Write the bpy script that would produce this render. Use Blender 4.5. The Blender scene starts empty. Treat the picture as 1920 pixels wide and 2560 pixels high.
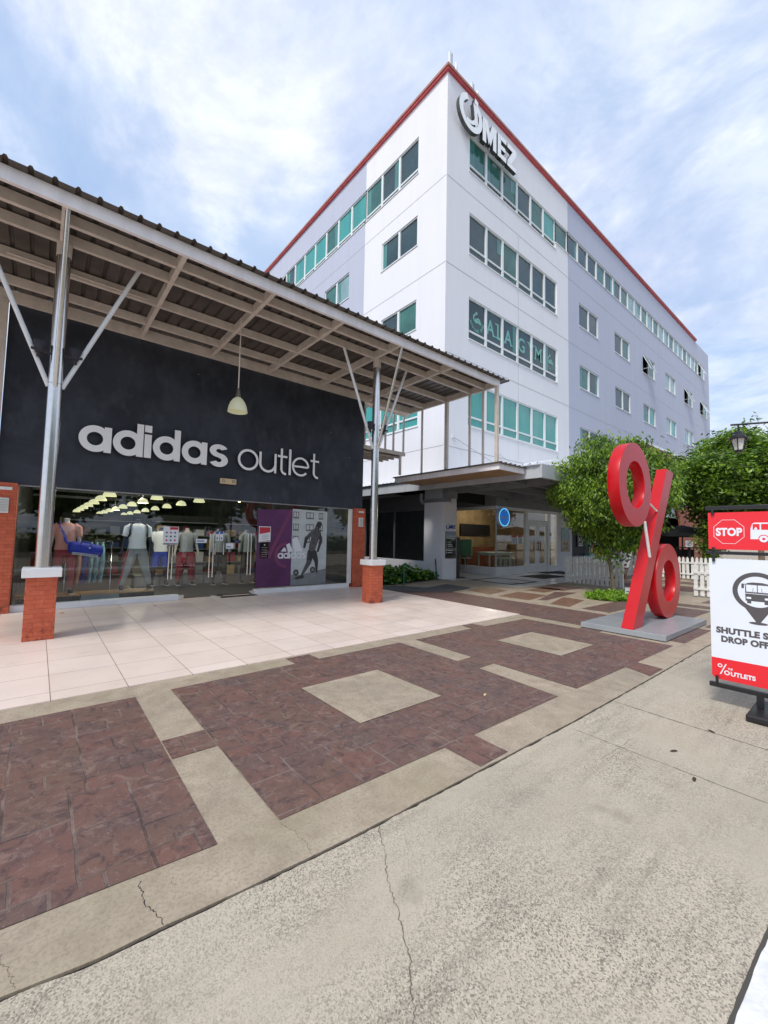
import bpy, bmesh, math, random
from mathutils import Vector, Matrix, noise
PI = math.pi; R = math.radians
random.seed(7)
sc = bpy.context.scene
col = sc.collection

# ---------------------------------------------------------------- camera
cd = bpy.data.cameras.new('camera'); cam = bpy.data.objects.new('camera', cd); col.objects.link(cam)
yaw, pit, rol = R(39.7664), R(3.4904), R(1.1441)
F = Vector((math.sin(yaw)*math.cos(pit), math.cos(yaw)*math.cos(pit), math.sin(pit)))
Rt = Vector((math.cos(yaw), -math.sin(yaw), 0)); U = Rt.cross(F)
Rt, U = math.cos(rol)*Rt+math.sin(rol)*U, -math.sin(rol)*Rt+math.cos(rol)*U
M = Matrix((Rt, U, -F)).transposed().to_4x4(); M.translation = Vector((0, 0, 1.5))
cam.matrix_world = M
cd.sensor_fit = 'HORIZONTAL'; cd.sensor_width = 36; cd.lens = 1037.04/1920*36
cd.clip_start = .05; cd.clip_end = 3000
sc.camera = cam

# ---------------------------------------------------------------- world: sky with clouds
SUN_EL, SUN_AZ = R(52), R(256)       # azimuth measured clockwise from +Y: the sun stands behind and left of the camera
w = bpy.data.worlds.new('World'); sc.world = w; w.use_nodes = True
nt = w.node_tree; N = nt.nodes; L = nt.links; N.clear()
out = N.new('ShaderNodeOutputWorld'); bg = N.new('ShaderNodeBackground'); L.new(bg.outputs[0], out.inputs[0])
sky = N.new('ShaderNodeTexSky'); sky.sky_type = 'NISHITA'; sky.sun_disc = False
sky.sun_elevation = SUN_EL; sky.sun_rotation = SUN_AZ; sky.air_density = 1.2; sky.dust_density = 1.5
bg.inputs[1].default_value = .12
tc = N.new('ShaderNodeTexCoord'); sx = N.new('ShaderNodeSeparateXYZ'); L.new(tc.outputs['Generated'], sx.inputs[0])
def wm(op, a, b=None, clamp=False):
    n = N.new('ShaderNodeMath'); n.operation = op; n.use_clamp = clamp
    for i, v in enumerate((a, b)):
        if v is None: continue
        if isinstance(v, (int, float)): n.inputs[i].default_value = v
        else: L.new(v, n.inputs[i])
    return n.outputs[0]
zz = wm('ADD', wm('MAXIMUM', sx.outputs[2], 0.0), .16)
px, py = wm('DIVIDE', sx.outputs[0], zz), wm('DIVIDE', sx.outputs[1], zz)
cb = N.new('ShaderNodeCombineXYZ'); L.new(px, cb.inputs[0]); L.new(py, cb.inputs[1])
def cloud(scale, detail, rough, mscale, rot, lo, hi, seed, dist=.3):
    mp = N.new('ShaderNodeMapping'); L.new(cb.outputs[0], mp.inputs[0])
    mp.inputs['Scale'].default_value = (*mscale, 1); mp.inputs['Rotation'].default_value = (0, 0, R(rot)); mp.inputs['Location'].default_value = (seed, seed*.7, 0)
    n = N.new('ShaderNodeTexNoise'); L.new(mp.outputs[0], n.inputs[0])
    n.inputs['Scale'].default_value = scale; n.inputs['Detail'].default_value = detail; n.inputs['Roughness'].default_value = rough; n.inputs['Distortion'].default_value = dist
    mr = N.new('ShaderNodeMapRange'); mr.interpolation_type = 'SMOOTHSTEP'; L.new(n.outputs[0], mr.inputs[0])
    mr.inputs[1].default_value = lo; mr.inputs[2].default_value = hi
    return mr.outputs[0]
c1 = cloud(1.1, 8, .55, (1, 1), 0, .30, .62, 3.1)             # broad cover
c2 = cloud(2.6, 9, .62, (1, .8), 20, .42, .60, 9.4, .35)        # puffs
c3 = cloud(1.0, 6, .5, (.35, 1.7), 28, .34, .7, 1.7, .15)     # streaks
cov = wm('ADD', wm('MULTIPLY', c1, .42), wm('ADD', wm('MULTIPLY', c2, .36), wm('MULTIPLY', c3, .34)), True)
cov = wm('ADD', wm('MULTIPLY', wm('POWER', cov, 1.3), .86), .13, True)
shade = cloud(2.1, 9, .62, (1, .8), 60, .36, .66, 5.2, .4)
cc = N.new('ShaderNodeMix'); cc.data_type = 'RGBA'; L.new(shade, cc.inputs[0])
cc.inputs[6].default_value = (7.9, 8.15, 8.8, 1); cc.inputs[7].default_value = (4.7, 5.3, 6.9, 1)
bl = N.new('ShaderNodeMix'); bl.data_type = 'RGBA'; bl.inputs[0].default_value = .62
L.new(sky.outputs[0], bl.inputs[6]); bl.inputs[7].default_value = (2.9, 4.6, 7.4, 1)
mx = N.new('ShaderNodeMix'); mx.data_type = 'RGBA'
L.new(cov, mx.inputs[0]); L.new(bl.outputs[2], mx.inputs[6]); L.new(cc.outputs[2], mx.inputs[7]); L.new(mx.outputs[2], bg.inputs[0])

# ---------------------------------------------------------------- sun behind thin cloud
sd = bpy.data.lights.new('sun', 'SUN'); sd.energy = 2.5; sd.angle = R(14); sd.color = (1, .95, .88)
so = bpy.data.objects.new('sun', sd); col.objects.link(so)
sdir = Vector((math.sin(SUN_AZ)*math.cos(SUN_EL), math.cos(SUN_AZ)*math.cos(SUN_EL), math.sin(SUN_EL)))
so.rotation_euler = sdir.to_track_quat('Z', 'Y').to_euler(); so.location = (0, 0, 30)
sc.view_settings.view_transform = 'Standard'; sc.view_settings.look = 'None'
sc.view_settings.exposure = .27; sc.view_settings.gamma = 1

# ---------------------------------------------------------------- materials
MATS = {}
def mat(name, c, rough=.6, metal=0, spec=.5, var=0, vscale=3, bump=0, bscale=60, coat=0, c2=None, emit=0, vdet=5, streak=False):
    if name in MATS: return MATS[name]
    m = bpy.data.materials.new(name); m.use_nodes = True; t = m.node_tree
    b = t.nodes['Principled BSDF']; c = (*c, 1)
    b.inputs['Base Color'].default_value = c; b.inputs['Roughness'].default_value = rough; b.inputs['Metallic'].default_value = metal
    b.inputs['Specular IOR Level'].default_value = spec; b.inputs['Coat Weight'].default_value = coat
    if emit: b.inputs['Emission Color'].default_value = c; b.inputs['Emission Strength'].default_value = emit
    tcn = t.nodes.new('ShaderNodeTexCoord')
    if var or c2:
        n = t.nodes.new('ShaderNodeTexNoise'); n.inputs['Scale'].default_value = vscale; n.inputs['Detail'].default_value = vdet; n.inputs['Roughness'].default_value = .65
        src = tcn.outputs['Object']
        if streak:
            mp = t.nodes.new('ShaderNodeMapping'); mp.inputs['Scale'].default_value = (1, 1, .12); t.links.new(src, mp.inputs[0]); src = mp.outputs[0]
        t.links.new(src, n.inputs[0])
        mr = t.nodes.new('ShaderNodeMapRange'); mr.inputs[1].default_value = .32; mr.inputs[2].default_value = .68; t.links.new(n.outputs[0], mr.inputs[0])
        mi = t.nodes.new('ShaderNodeMix'); mi.data_type = 'RGBA'; t.links.new(mr.outputs[0], mi.inputs[0])
        d = c2 if c2 else tuple(v*(1+var) for v in c[:3]); a = c[:3] if c2 else tuple(v*(1-var) for v in c[:3])
        mi.inputs[6].default_value = (*a, 1); mi.inputs[7].default_value = (*d, 1)
        t.links.new(mi.outputs[2], b.inputs['Base Color'])
    if bump:
        n = t.nodes.new('ShaderNodeTexNoise'); n.inputs['Scale'].default_value = bscale; n.inputs['Detail'].default_value = 4
        t.links.new(tcn.outputs['Object'], n.inputs[0]); bn = t.nodes.new('ShaderNodeBump'); bn.inputs['Strength'].default_value = bump; bn.inputs['Distance'].default_value = .01
        t.links.new(n.outputs[0], bn.inputs['Height']); t.links.new(bn.outputs[0], b.inputs['Normal'])
    MATS[name] = m
    return m
class NT:
    """small helper for hand-made node materials"""
    def __init__(s, name, rough=.7, spec=.5):
        s.m = bpy.data.materials.new(name); s.m.use_nodes = True; s.t = s.m.node_tree; s.b = s.t.nodes['Principled BSDF']
        s.b.inputs['Roughness'].default_value = rough; s.b.inputs['Specular IOR Level'].default_value = spec
        s.tc = s.t.nodes.new('ShaderNodeTexCoord').outputs['Object']; MATS[name] = s.m
    def map(s, scale=(1, 1, 1), rot=0, loc=(0, 0, 0), src=None):
        n = s.t.nodes.new('ShaderNodeMapping'); n.inputs['Scale'].default_value = scale; n.inputs['Rotation'].default_value = (0, 0, R(rot)) if not isinstance(rot, tuple) else rot; n.inputs['Location'].default_value = loc
        s.t.links.new(src or s.tc, n.inputs[0]); return n.outputs[0]
    def noise(s, scale, lo=.3, hi=.7, det=5, src=None, rough=.6, dist=0):
        n = s.t.nodes.new('ShaderNodeTexNoise'); n.inputs['Scale'].default_value = scale; n.inputs['Detail'].default_value = det; n.inputs['Roughness'].default_value = rough; n.inputs['Distortion'].default_value = dist
        s.t.links.new(src or s.tc, n.inputs[0])
        return s.rng(n.outputs[0], lo, hi)
    def rng(s, v, lo, hi, a=0, b=1):
        r = s.t.nodes.new('ShaderNodeMapRange'); s.t.links.new(v, r.inputs[0])
        for i, k in enumerate((lo, hi, a, b)): r.inputs[i+1].default_value = k
        return r.outputs[0]
    def vor(s, scale, feature='F1', src=None, out=0):
        n = s.t.nodes.new('ShaderNodeTexVoronoi'); n.feature = feature; n.inputs['Scale'].default_value = scale
        s.t.links.new(src or s.tc, n.inputs[0]); return n.outputs[out]
    def mix(s, f, a, b, mode='MIX'):
        n = s.t.nodes.new('ShaderNodeMix'); n.data_type = 'RGBA'; n.blend_type = mode
        for i, v in ((0, f), (6, a), (7, b)):
            if isinstance(v, (int, float)): n.inputs[i].default_value = v
            elif isinstance(v, tuple): n.inputs[i].default_value = (*v, 1)
            else: s.t.links.new(v, n.inputs[i])
        return n.outputs[2]
    def math(s, op, a, b=0.):
        n = s.t.nodes.new('ShaderNodeMath'); n.operation = op
        for i, v in enumerate((a, b)):
            if isinstance(v, (int, float)): n.inputs[i].default_value = v
            else: s.t.links.new(v, n.inputs[i])
        return n.outputs[0]
    def brick(s, src, wd, h, mortar, c1=(0, 0, 0), c2=(1, 1, 1), cm=(.5, .5, .5), offset=.5, smooth=.1, squash=1, freq=2):
        n = s.t.nodes.new('ShaderNodeTexBrick'); s.t.links.new(src, n.inputs[0]); n.offset = offset; n.squash = squash; n.squash_frequency = freq
        n.inputs['Scale'].default_value = 1; n.inputs['Brick Width'].default_value = wd; n.inputs['Row Height'].default_value = h
        n.inputs['Mortar Size'].default_value = mortar; n.inputs['Mortar Smooth'].default_value = smooth
        for k, v in (('Color1', c1), ('Color2', c2), ('Mortar', cm)): n.inputs[k].default_value = (*v, 1)
        return n
    def color(s, v): s.t.links.new(v, s.b.inputs['Base Color']); return s
    def rough(s, v): s.t.links.new(v, s.b.inputs['Roughness']); return s
    def bump(s, v, strength=.5, dist=.01):
        n = s.t.nodes.new('ShaderNodeBump'); n.inputs['Strength'].default_value = strength; n.inputs['Distance'].default_value = dist
        s.t.links.new(v, n.inputs['Height']); s.t.links.new(n.outputs[0], s.b.inputs['Normal']); return s

def m_road():
    n = NT('road_concrete', .88, .25)
    big = n.noise(.5, .32, .68, 5, dist=.3); mid = n.noise(2.4, .3, .7, 7, rough=.7)
    base = n.mix(big, (.50, .435, .335), (.36, .315, .25)); base = n.mix(n.math('MULTIPLY', mid, .55), base, (.54, .48, .385))
    wear = n.rng(n.noise(.9, .36, .62, 5, src=n.map((.8, 1.2, 1), 40, (3, 1, 0)), dist=.5), 0, 1, .04, 1)
    st = n.noise(7, .48, .68, 7, src=n.map((.2, 1.5, 1), 62), rough=.7); base = n.mix(n.math('MULTIPLY', n.math('MULTIPLY', st, wear), .55), base, (.17, .145, .115))
    a = n.vor(180, out=1); b = n.vor(270, out=1, src=n.map(loc=(5, 2, 0)))
    dk = n.rng(a, .38, .26); lt = n.rng(a, .62, .78); dk2 = n.rng(b, .40, .24)
    base = n.mix(n.math('MULTIPLY', n.math('MULTIPLY', lt, wear), .6), base, (.62, .555, .45)); base = n.mix(n.math('MULTIPLY', n.math('MULTIPLY', dk, wear), .68), base, (.11, .095, .08)); base = n.mix(n.math('MULTIPLY', dk2, .28), base, (.16, .135, .11))
    oil = n.noise(1.9, .66, .74, 3, src=n.map(loc=(11, 4, 0))); base = n.mix(n.math('MULTIPLY', oil, .35), base, (.12, .105, .09))
    n.color(base); n.bump(n.math('SUBTRACT', lt, dk), .5, .004)
def m_walk():
    n = NT('beige_concrete', .75, .4)
    base = n.mix(n.noise(1.3, .3, .7, 6), (.42, .345, .26), (.31, .26, .195)); base = n.mix(n.math('MULTIPLY', n.noise(6, .46, .72, 7, rough=.7), .75), base, (.235, .185, .135))
    base = n.mix(n.math('MULTIPLY', n.noise(2.6, .5, .75, 6, dist=.6), .65), base, (.54, .46, .35)); f = n.noise(60, .45, .68, 3)
    base = n.mix(n.math('MULTIPLY', f, .5), base, (.20, .16, .12)); st_ = n.noise(2.1, .62, .74, 6, src=n.map(loc=(2, 9, 0)), dist=.4); base = n.mix(n.math('MULTIPLY', st_, .5), base, (.17, .145, .12)); g_ = n.rng(n.noise(.8, .5, .75, 5, src=n.map(loc=(7, 1, 0))), 0, 1, 0, .5)
    base = n.mix(g_, base, (.29, .25, .15)); n.color(base); n.bump(f, .25, .003)
def m_purple():
    n = NT('stamped_purple_concrete', .55, .5)
    wob = n.t.nodes.new('ShaderNodeTexNoise'); wob.inputs['Scale'].default_value = 5; wob.inputs['Detail'].default_value = 3; n.t.links.new(n.tc, wob.inputs[0])
    src = n.t.nodes.new('ShaderNodeVectorMath'); src.operation = 'MULTIPLY_ADD'; n.t.links.new(wob.outputs['Color'], src.inputs[0]); src.inputs[1].default_value = (.025, .025, 0); n.t.links.new(n.tc, src.inputs[2])
    b1 = n.brick(src.outputs[0], .31, .175, .0085, squash=.62, freq=2, offset=.35, smooth=.4)
    b2 = n.brick(n.map((1, 1, 1), 90, (.11, .05, 0), src=src.outputs[0]), .36, .28, .0085, squash=1.6, freq=3, offset=.6, smooth=.4)
    sel = n.rng(n.vor(1.9, out=1, src=n.map((1, 1, 1), 0, (.3, .2, 0))), .49, .51)
    grout = n.math('ADD', n.math('MULTIPLY', b1.outputs['Fac'], n.math('SUBTRACT', 1, sel)), n.math('MULTIPLY', b2.outputs['Fac'], sel))
    tint = n.mix(sel, b1.outputs['Color'], b2.outputs['Color'])
    base = n.mix(n.noise(1.7, .3, .7, 5), (.158, .088, .064), (.125, .086, .073)); base = n.mix(n.math('MULTIPLY', tint, .45), base, (.20, .085, .066)); base = n.mix(n.math('MULTIPLY', n.noise(2.4, .45, .7, 4, src=n.map(loc=(8, 8, 0))), .4), base, (.085, .06, .066))
    veins = n.noise(8, .52, .62, 8, rough=.72, dist=1.3); base = n.mix(n.math('MULTIPLY', veins, .34), base, (.29, .20, .165))
    dk = n.noise(12, .5, .66, 8, src=n.map(loc=(4, 2, 0)), rough=.7, dist=.9); base = n.mix(n.math('MULTIPLY', dk, .75), base, (.045, .032, .036))
    gm = n.noise(3, .4, .6, 3); gc = n.mix(gm, (.045, .035, .034), (.22, .175, .15)); base = n.mix(n.math('MULTIPLY', grout, .62), base, gc); fl = n.noise(70, .6, .72, 4); base = n.mix(n.math('MULTIPLY', fl, .5), base, (.30, .22, .19)); n.color(base)
    n.rough(n.rng(veins, 0, 1, .55, .78)); n.bump(n.math('SUBTRACT', n.math('MULTIPLY', veins, .5), grout), .5, .006)
def m_tile():
    n = NT('cream_floor_tile', .32, .5)
    b = n.brick(n.map(loc=(-.76+.002, -.26, 0)), .59, .59, .0036, (.72, .60, .52), (.79, .67, .60), (.16, .125, .11), offset=0, smooth=.2)
    base = n.mix(n.math('MULTIPLY', n.noise(.9, .35, .75, 5), .22), b.outputs['Color'], (.5, .4, .34)); base = n.mix(n.math('MULTIPLY', n.noise(5, .58, .72, 6), .22), base, (.42, .34, .29)); base = n.mix(n.math('MULTIPLY', n.noise(60, .45, .7, 3), .08), base, (.5, .4, .36))
    n.color(base); n.rough(n.rng(n.noise(2.2, .3, .7), 0, 1, .28, .5)); n.bump(b.outputs['Fac'], -.3, .002)
def m_marble():
    n = NT('pale_polished_tile', .12, .6)
    b = n.brick(n.map(loc=(.2, .1, 0)), .6, .6, .006, (.76, .74, .68), (.84, .82, .76), (.4, .38, .35), offset=0)
    n.color(n.mix(n.math('MULTIPLY', n.noise(3, .4, .7, 6), .3), b.outputs['Color'], (.45, .42, .38)))
def m_brick(name, c1, c2, cm, face):
    n = NT(name, .72, .4)
    src = n.map(rot={'y': (R(90), 0, 0), 'x': (R(90), 0, R(90))}[face]) if False else None
    # box-projected brick: swap axes so that rows run horizontally on any vertical face
    sp = n.t.nodes.new('ShaderNodeSeparateXYZ'); n.t.links.new(n.tc, sp.inputs[0])
    cbn = n.t.nodes.new('ShaderNodeCombineXYZ'); n.t.links.new(n.math('ADD', sp.outputs[0], sp.outputs[1]), cbn.inputs[0]); n.t.links.new(sp.outputs[2], cbn.inputs[1])
    b = n.brick(cbn.outputs[0], .2, .062, .004, c1, c2, cm, smooth=.3)
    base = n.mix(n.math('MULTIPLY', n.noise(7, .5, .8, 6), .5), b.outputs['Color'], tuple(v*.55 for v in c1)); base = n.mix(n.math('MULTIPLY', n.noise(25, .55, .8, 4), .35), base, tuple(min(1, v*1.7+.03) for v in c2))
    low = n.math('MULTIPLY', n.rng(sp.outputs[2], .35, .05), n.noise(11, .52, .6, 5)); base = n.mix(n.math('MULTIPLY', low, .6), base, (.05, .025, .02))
    n.color(base); n.bump(n.math('ADD', n.math('MULTIPLY', b.outputs['Fac'], -1.), n.noise(40, .3, .7)), .35, .004)
m_road(); m_walk(); m_purple(); m_tile(); m_marble()
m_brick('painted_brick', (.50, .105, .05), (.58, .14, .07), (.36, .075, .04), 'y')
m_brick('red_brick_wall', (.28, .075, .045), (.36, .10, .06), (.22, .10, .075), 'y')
def m_wall(name, c, spot):
    n = NT(name, .8, .3)
    st = n.noise(2.6, .42, .75, 7, src=n.map((1, 1, .07))); base = n.mix(n.math('MULTIPLY', st, .12), c, spot)
    base = n.mix(n.math('MULTIPLY', n.noise(.35, .35, .7, 6), .18), base, tuple(v*.86 for v in c)); n.color(base); n.bump(n.noise(30, .3, .7, 5), .12, .01)
m_wall('white_render', (.80, .80, .835), (.5, .5, .52)); m_wall('lilac_grey_render', (.49, .52, .63), (.30, .32, .38))
def m_black():
    n = NT('black_render', .55, .4)
    base = n.mix(n.noise(1.1, .3, .7, 7, dist=.5), (.016, .019, .030), (.042, .050, .070)); base = n.mix(n.math('MULTIPLY', n.noise(4, .5, .75, 7, src=n.map((1, 1, .5))), .5), base, (.072, .082, .105))
    base = n.mix(n.rng(n.vor(2.3), .035, .02), base, (.3, .32, .34))
    n.color(base); n.rough(n.rng(n.noise(1.5, .3, .7), 0, 1, .42, .68)); n.bump(n.noise(26, .3, .7, 6), .25, .01)
m_black()
def m_glass(name, tint, ior=1.5, boost=0.):
    m = bpy.data.materials.new(name); m.use_nodes = True; t = m.node_tree; t.nodes.clear()
    o = t.nodes.new('ShaderNodeOutputMaterial'); g = t.nodes.new('ShaderNodeBsdfGlossy'); tr = t.nodes.new('ShaderNodeBsdfTransparent'); fr = t.nodes.new('ShaderNodeFresnel'); mi = t.nodes.new('ShaderNodeMixShader')
    g.inputs['Roughness'].default_value = .01; tr.inputs[0].default_value = (*tint, 1)
    ge = t.nodes.new('ShaderNodeNewGeometry'); mr = t.nodes.new('ShaderNodeMapRange'); mr.inputs[3].default_value = ior; mr.inputs[4].default_value = 1/ior; t.links.new(ge.outputs['Backfacing'], mr.inputs[0]); t.links.new(mr.outputs[0], fr.inputs[0])   # same pane reflectance from both sides
    a = t.nodes.new('ShaderNodeMath'); a.operation = 'ADD'; a.inputs[1].default_value = boost; a.use_clamp = True; t.links.new(fr.outputs[0], a.inputs[0])
    t.links.new(a.outputs[0], mi.inputs[0]); t.links.new(tr.outputs[0], mi.inputs[1]); t.links.new(g.outputs[0], mi.inputs[2]); t.links.new(mi.outputs[0], o.inputs[0]); MATS[name] = m
m_glass('clear_shop_glass', (.92, .95, .94), 1.5, .012); m_glass('door_glass', (.86, .90, .90), 1.5, .012)
def m_leaf(name, c):
    n = NT(name, .42, .5); n.b.inputs['Subsurface Weight'].default_value = 0
    n.color(n.mix(n.noise(5, .3, .7, 3), c, tuple(v*1.5 for v in c)))
    tl = n.t.nodes.new('ShaderNodeBsdfTranslucent'); tl.inputs[0].default_value = (c[0]*2.2, c[1]*2.2, c[2]*1.2, 1); ms = n.t.nodes.new('ShaderNodeMixShader'); ms.inputs[0].default_value = .28
    o = [x for x in n.t.nodes if x.type == 'OUTPUT_MATERIAL'][0]; n.t.links.new(n.b.outputs[0], ms.inputs[1]); n.t.links.new(tl.outputs[0], ms.inputs[2]); n.t.links.new(ms.outputs[0], o.inputs[0])
m_leaf('leaf_bright', (.19, .30, .028)); m_leaf('leaf_mid', (.095, .17, .02)); m_leaf('leaf_dark', (.032, .07, .012)); m_leaf('leaf_deep', (.03, .11, .02)); m_leaf('grass_blade', (.16, .32, .02))
mat('white_paint', (.78, .79, .80), .45, var=.05, vscale=4); mat('fence_white', (.76, .76, .73), .6, var=.1, vscale=14, bump=.2)
mat('cream_steel', (.63, .565, .50), .5, var=.12, vscale=5, bump=.1); mat('fascia_white', (.84, .81, .82), .45, var=.1, vscale=4, streak=True)
mat('roof_sheet', (.095, .082, .073), .5, metal=.2, var=.25, vscale=3); mat('roof_sheet_pale', (.70, .72, .74), .4, var=.08)
mat('stainless', (.72, .70, .68), .24, metal=1, var=.05, vscale=12); mat('red_band', (.55, .07, .09), .5, var=.15); mat('copper_band', (.40, .17, .12), .55, var=.2)
mat('frame_white', (.74, .78, .79), .4); mat('black_metal', (.015, .015, .017), .35); mat('black_plastic', (.03, .03, .034), .5)
mat('letter_white', (.92, .94, .96), .45); mat('letter_edge', (.10, .10, .09), .3, metal=.6, var=.4, vscale=3); mat('letter_side', (.025, .02, .035), .5); mat('chrome', (.8, .8, .78), .12, metal=1); mat('galvanised', (.36, .38, .40), .4, metal=.3, var=.2, vscale=4)
mat('sculpture_red', (.52, .002, .007), .34, spec=.34, coat=.08, var=.06, vscale=2, bump=.04, bscale=14); mat('grey_paint', (.33, .36, .38), .22, var=.08, vscale=2.5, spec=.6)
mat('sign_red', (.80, .018, .03), .3, coat=.2); mat('sign_white', (.76, .80, .86), .35, var=.02); mat('sign_ink', (.09, .08, .085), .5); mat('bark', (.22, .17, .12), .85, var=.35, vscale=14, bump=.8, bscale=40)
mat('soffit_ply', (.40, .24, .12), .6, var=.2, vscale=3); mat('portico_grey', (.46, .49, .52), .55, var=.1, vscale=2, streak=True); mat('portico_dark', (.22, .225, .24), .6, var=.1); mat('soffit_dark', (.10, .10, .11), .8)
mat('glass_slate', (.030, .062, .070), .05, spec=.5, var=.3, vscale=.8); mat('glass_green', (.035, .135, .115), .05, spec=.5, var=.35, vscale=.9); mat('glass_teal', (.035, .30, .27), .05, spec=.8, var=.2, vscale=1.2, streak=True); mat('glass_dark', (.008, .012, .013), .04, spec=.7)
mat('glass_curtain', (.07, .22, .20), .06, spec=.6, var=.3, vscale=5, streak=True); mat('glass_pale', (.22, .36, .37), .05, spec=.8, var=.2, vscale=1.5); mat('opening_dark', (.01, .012, .01), .9)
mat('skin_white', (.55, .52, .50), .35); mat('body_navy', (.03, .028, .06), .35); mat('cloth_pink', (.62, .30, .26), .8, bump=.3, bscale=90); mat('cloth_maroon', (.27, .018, .045), .8, bump=.2); mat('cloth_white', (.86, .90, .94), .8, bump=.3, bscale=50)
mat('cloth_grey', (.30, .33, .35), .85, bump=.3, bscale=60); mat('cloth_blue', (.02, .06, .45), .7); mat('cloth_red', (.42, .02, .05), .8); mat('cloth_black', (.015, .015, .018), .8); mat('cloth_print', (.02, .16, .30), .8, c2=(.35, .62, .70), vscale=14)
mat('bag_blue', (.012, .03, .42), .6, bump=.3, bscale=30); mat('shoe_black', (.02, .02, .025), .6); mat('shoe_sole', (.6, .58, .5), .6)
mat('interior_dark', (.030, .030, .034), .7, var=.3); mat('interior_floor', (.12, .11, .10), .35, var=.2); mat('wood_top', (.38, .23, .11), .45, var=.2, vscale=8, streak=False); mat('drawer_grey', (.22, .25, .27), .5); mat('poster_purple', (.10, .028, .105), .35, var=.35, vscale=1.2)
mat('poster_violet', (.19, .045, .12), .35); mat('photo_white', (.50, .55, .55), .4, var=.12, vscale=6); mat('photo_grey', (.20, .22, .225), .4, var=.2, vscale=8); mat('photo_dark', (.035, .036, .038), .4, var=.4, vscale=20); mat('photo_mid', (.09, .09, .09), .4, var=.4, vscale=14)
mat('paper', (.72, .75, .78), .6); mat('print_red', (.50, .03, .05), .5); mat('print_blue', (.03, .09, .35), .5); mat('print_dark', (.03, .03, .05), .5); mat('print_teal', (.03, .2, .25), .5)
mat('lamp_glass', (.50, .50, .34), .3, emit=.25); mat('lamp_lit', (.85, .82, .50), .3, emit=.8); mat('bulb_lit', (1, .62, .28), .3, emit=14); mat('lamp_socket', (.16, .13, .10), .5, metal=.5); mat('rubber_mat', (.025, .025, .027), .9, bump=.5, bscale=200, var=.2, vscale=20); mat('grey_mat', (.075, .078, .078), .85, bump=.4, bscale=200, var=.2)
mat('green_metal', (.01, .13, .07), .4); mat('rope_white', (.55, .58, .56), .8); mat('soil', (.07, .045, .03), .95, var=.4, vscale=20, bump=.8); mat('neon_blue', (.012, .11, .42), .3, emit=.55); mat('neon_rim', (.12, .52, .85), .3, emit=1.1); mat('mint_wood', (.26, .56, .36), .4, var=.1, streak=True); mat('cream_wood', (.50, .58, .50), .5)
mat('charcoal_wall', (.035, .032, .042), .7, var=.2); mat('teal_sign', (.14, .42, .40), .4); mat('warm_wall', (.26, .18, .09), .7, var=.3, vscale=2); mat('brown_wood', (.16, .045, .02), .5, var=.3, vscale=6); mat('brown_patch', (.19, .105, .065), .55, var=.25, vscale=6); mat('cream_plaster', (.42, .36, .27), .8, var=.1); mat('sea_blue', (.10, .28, .42), .5, c2=(.38, .46, .32), vscale=5); mat('sand', (.50, .40, .30), .6, var=.2, vscale=10)
mat('crack_dark', (.035, .03, .026), .95); mat('crack_faint', (.13, .11, .09), .95); mat('white_road_paint', (.72, .72, .72), .6, var=.12, vscale=14, bump=.3); mat('joint_grey', (.07, .065, .055), .9); mat('joint_black', (.006, .005, .005), .95); mat('leaf_litter', (.05, .03, .015), .8); mat('umbrella_cloth', (.012, .013, .016), .7); mat('exit_cream', (.68, .52, .30), .4); mat('wire', (.45, .45, .45), .5); mat('led_lens', (.55, .55, .5), .2)

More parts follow.
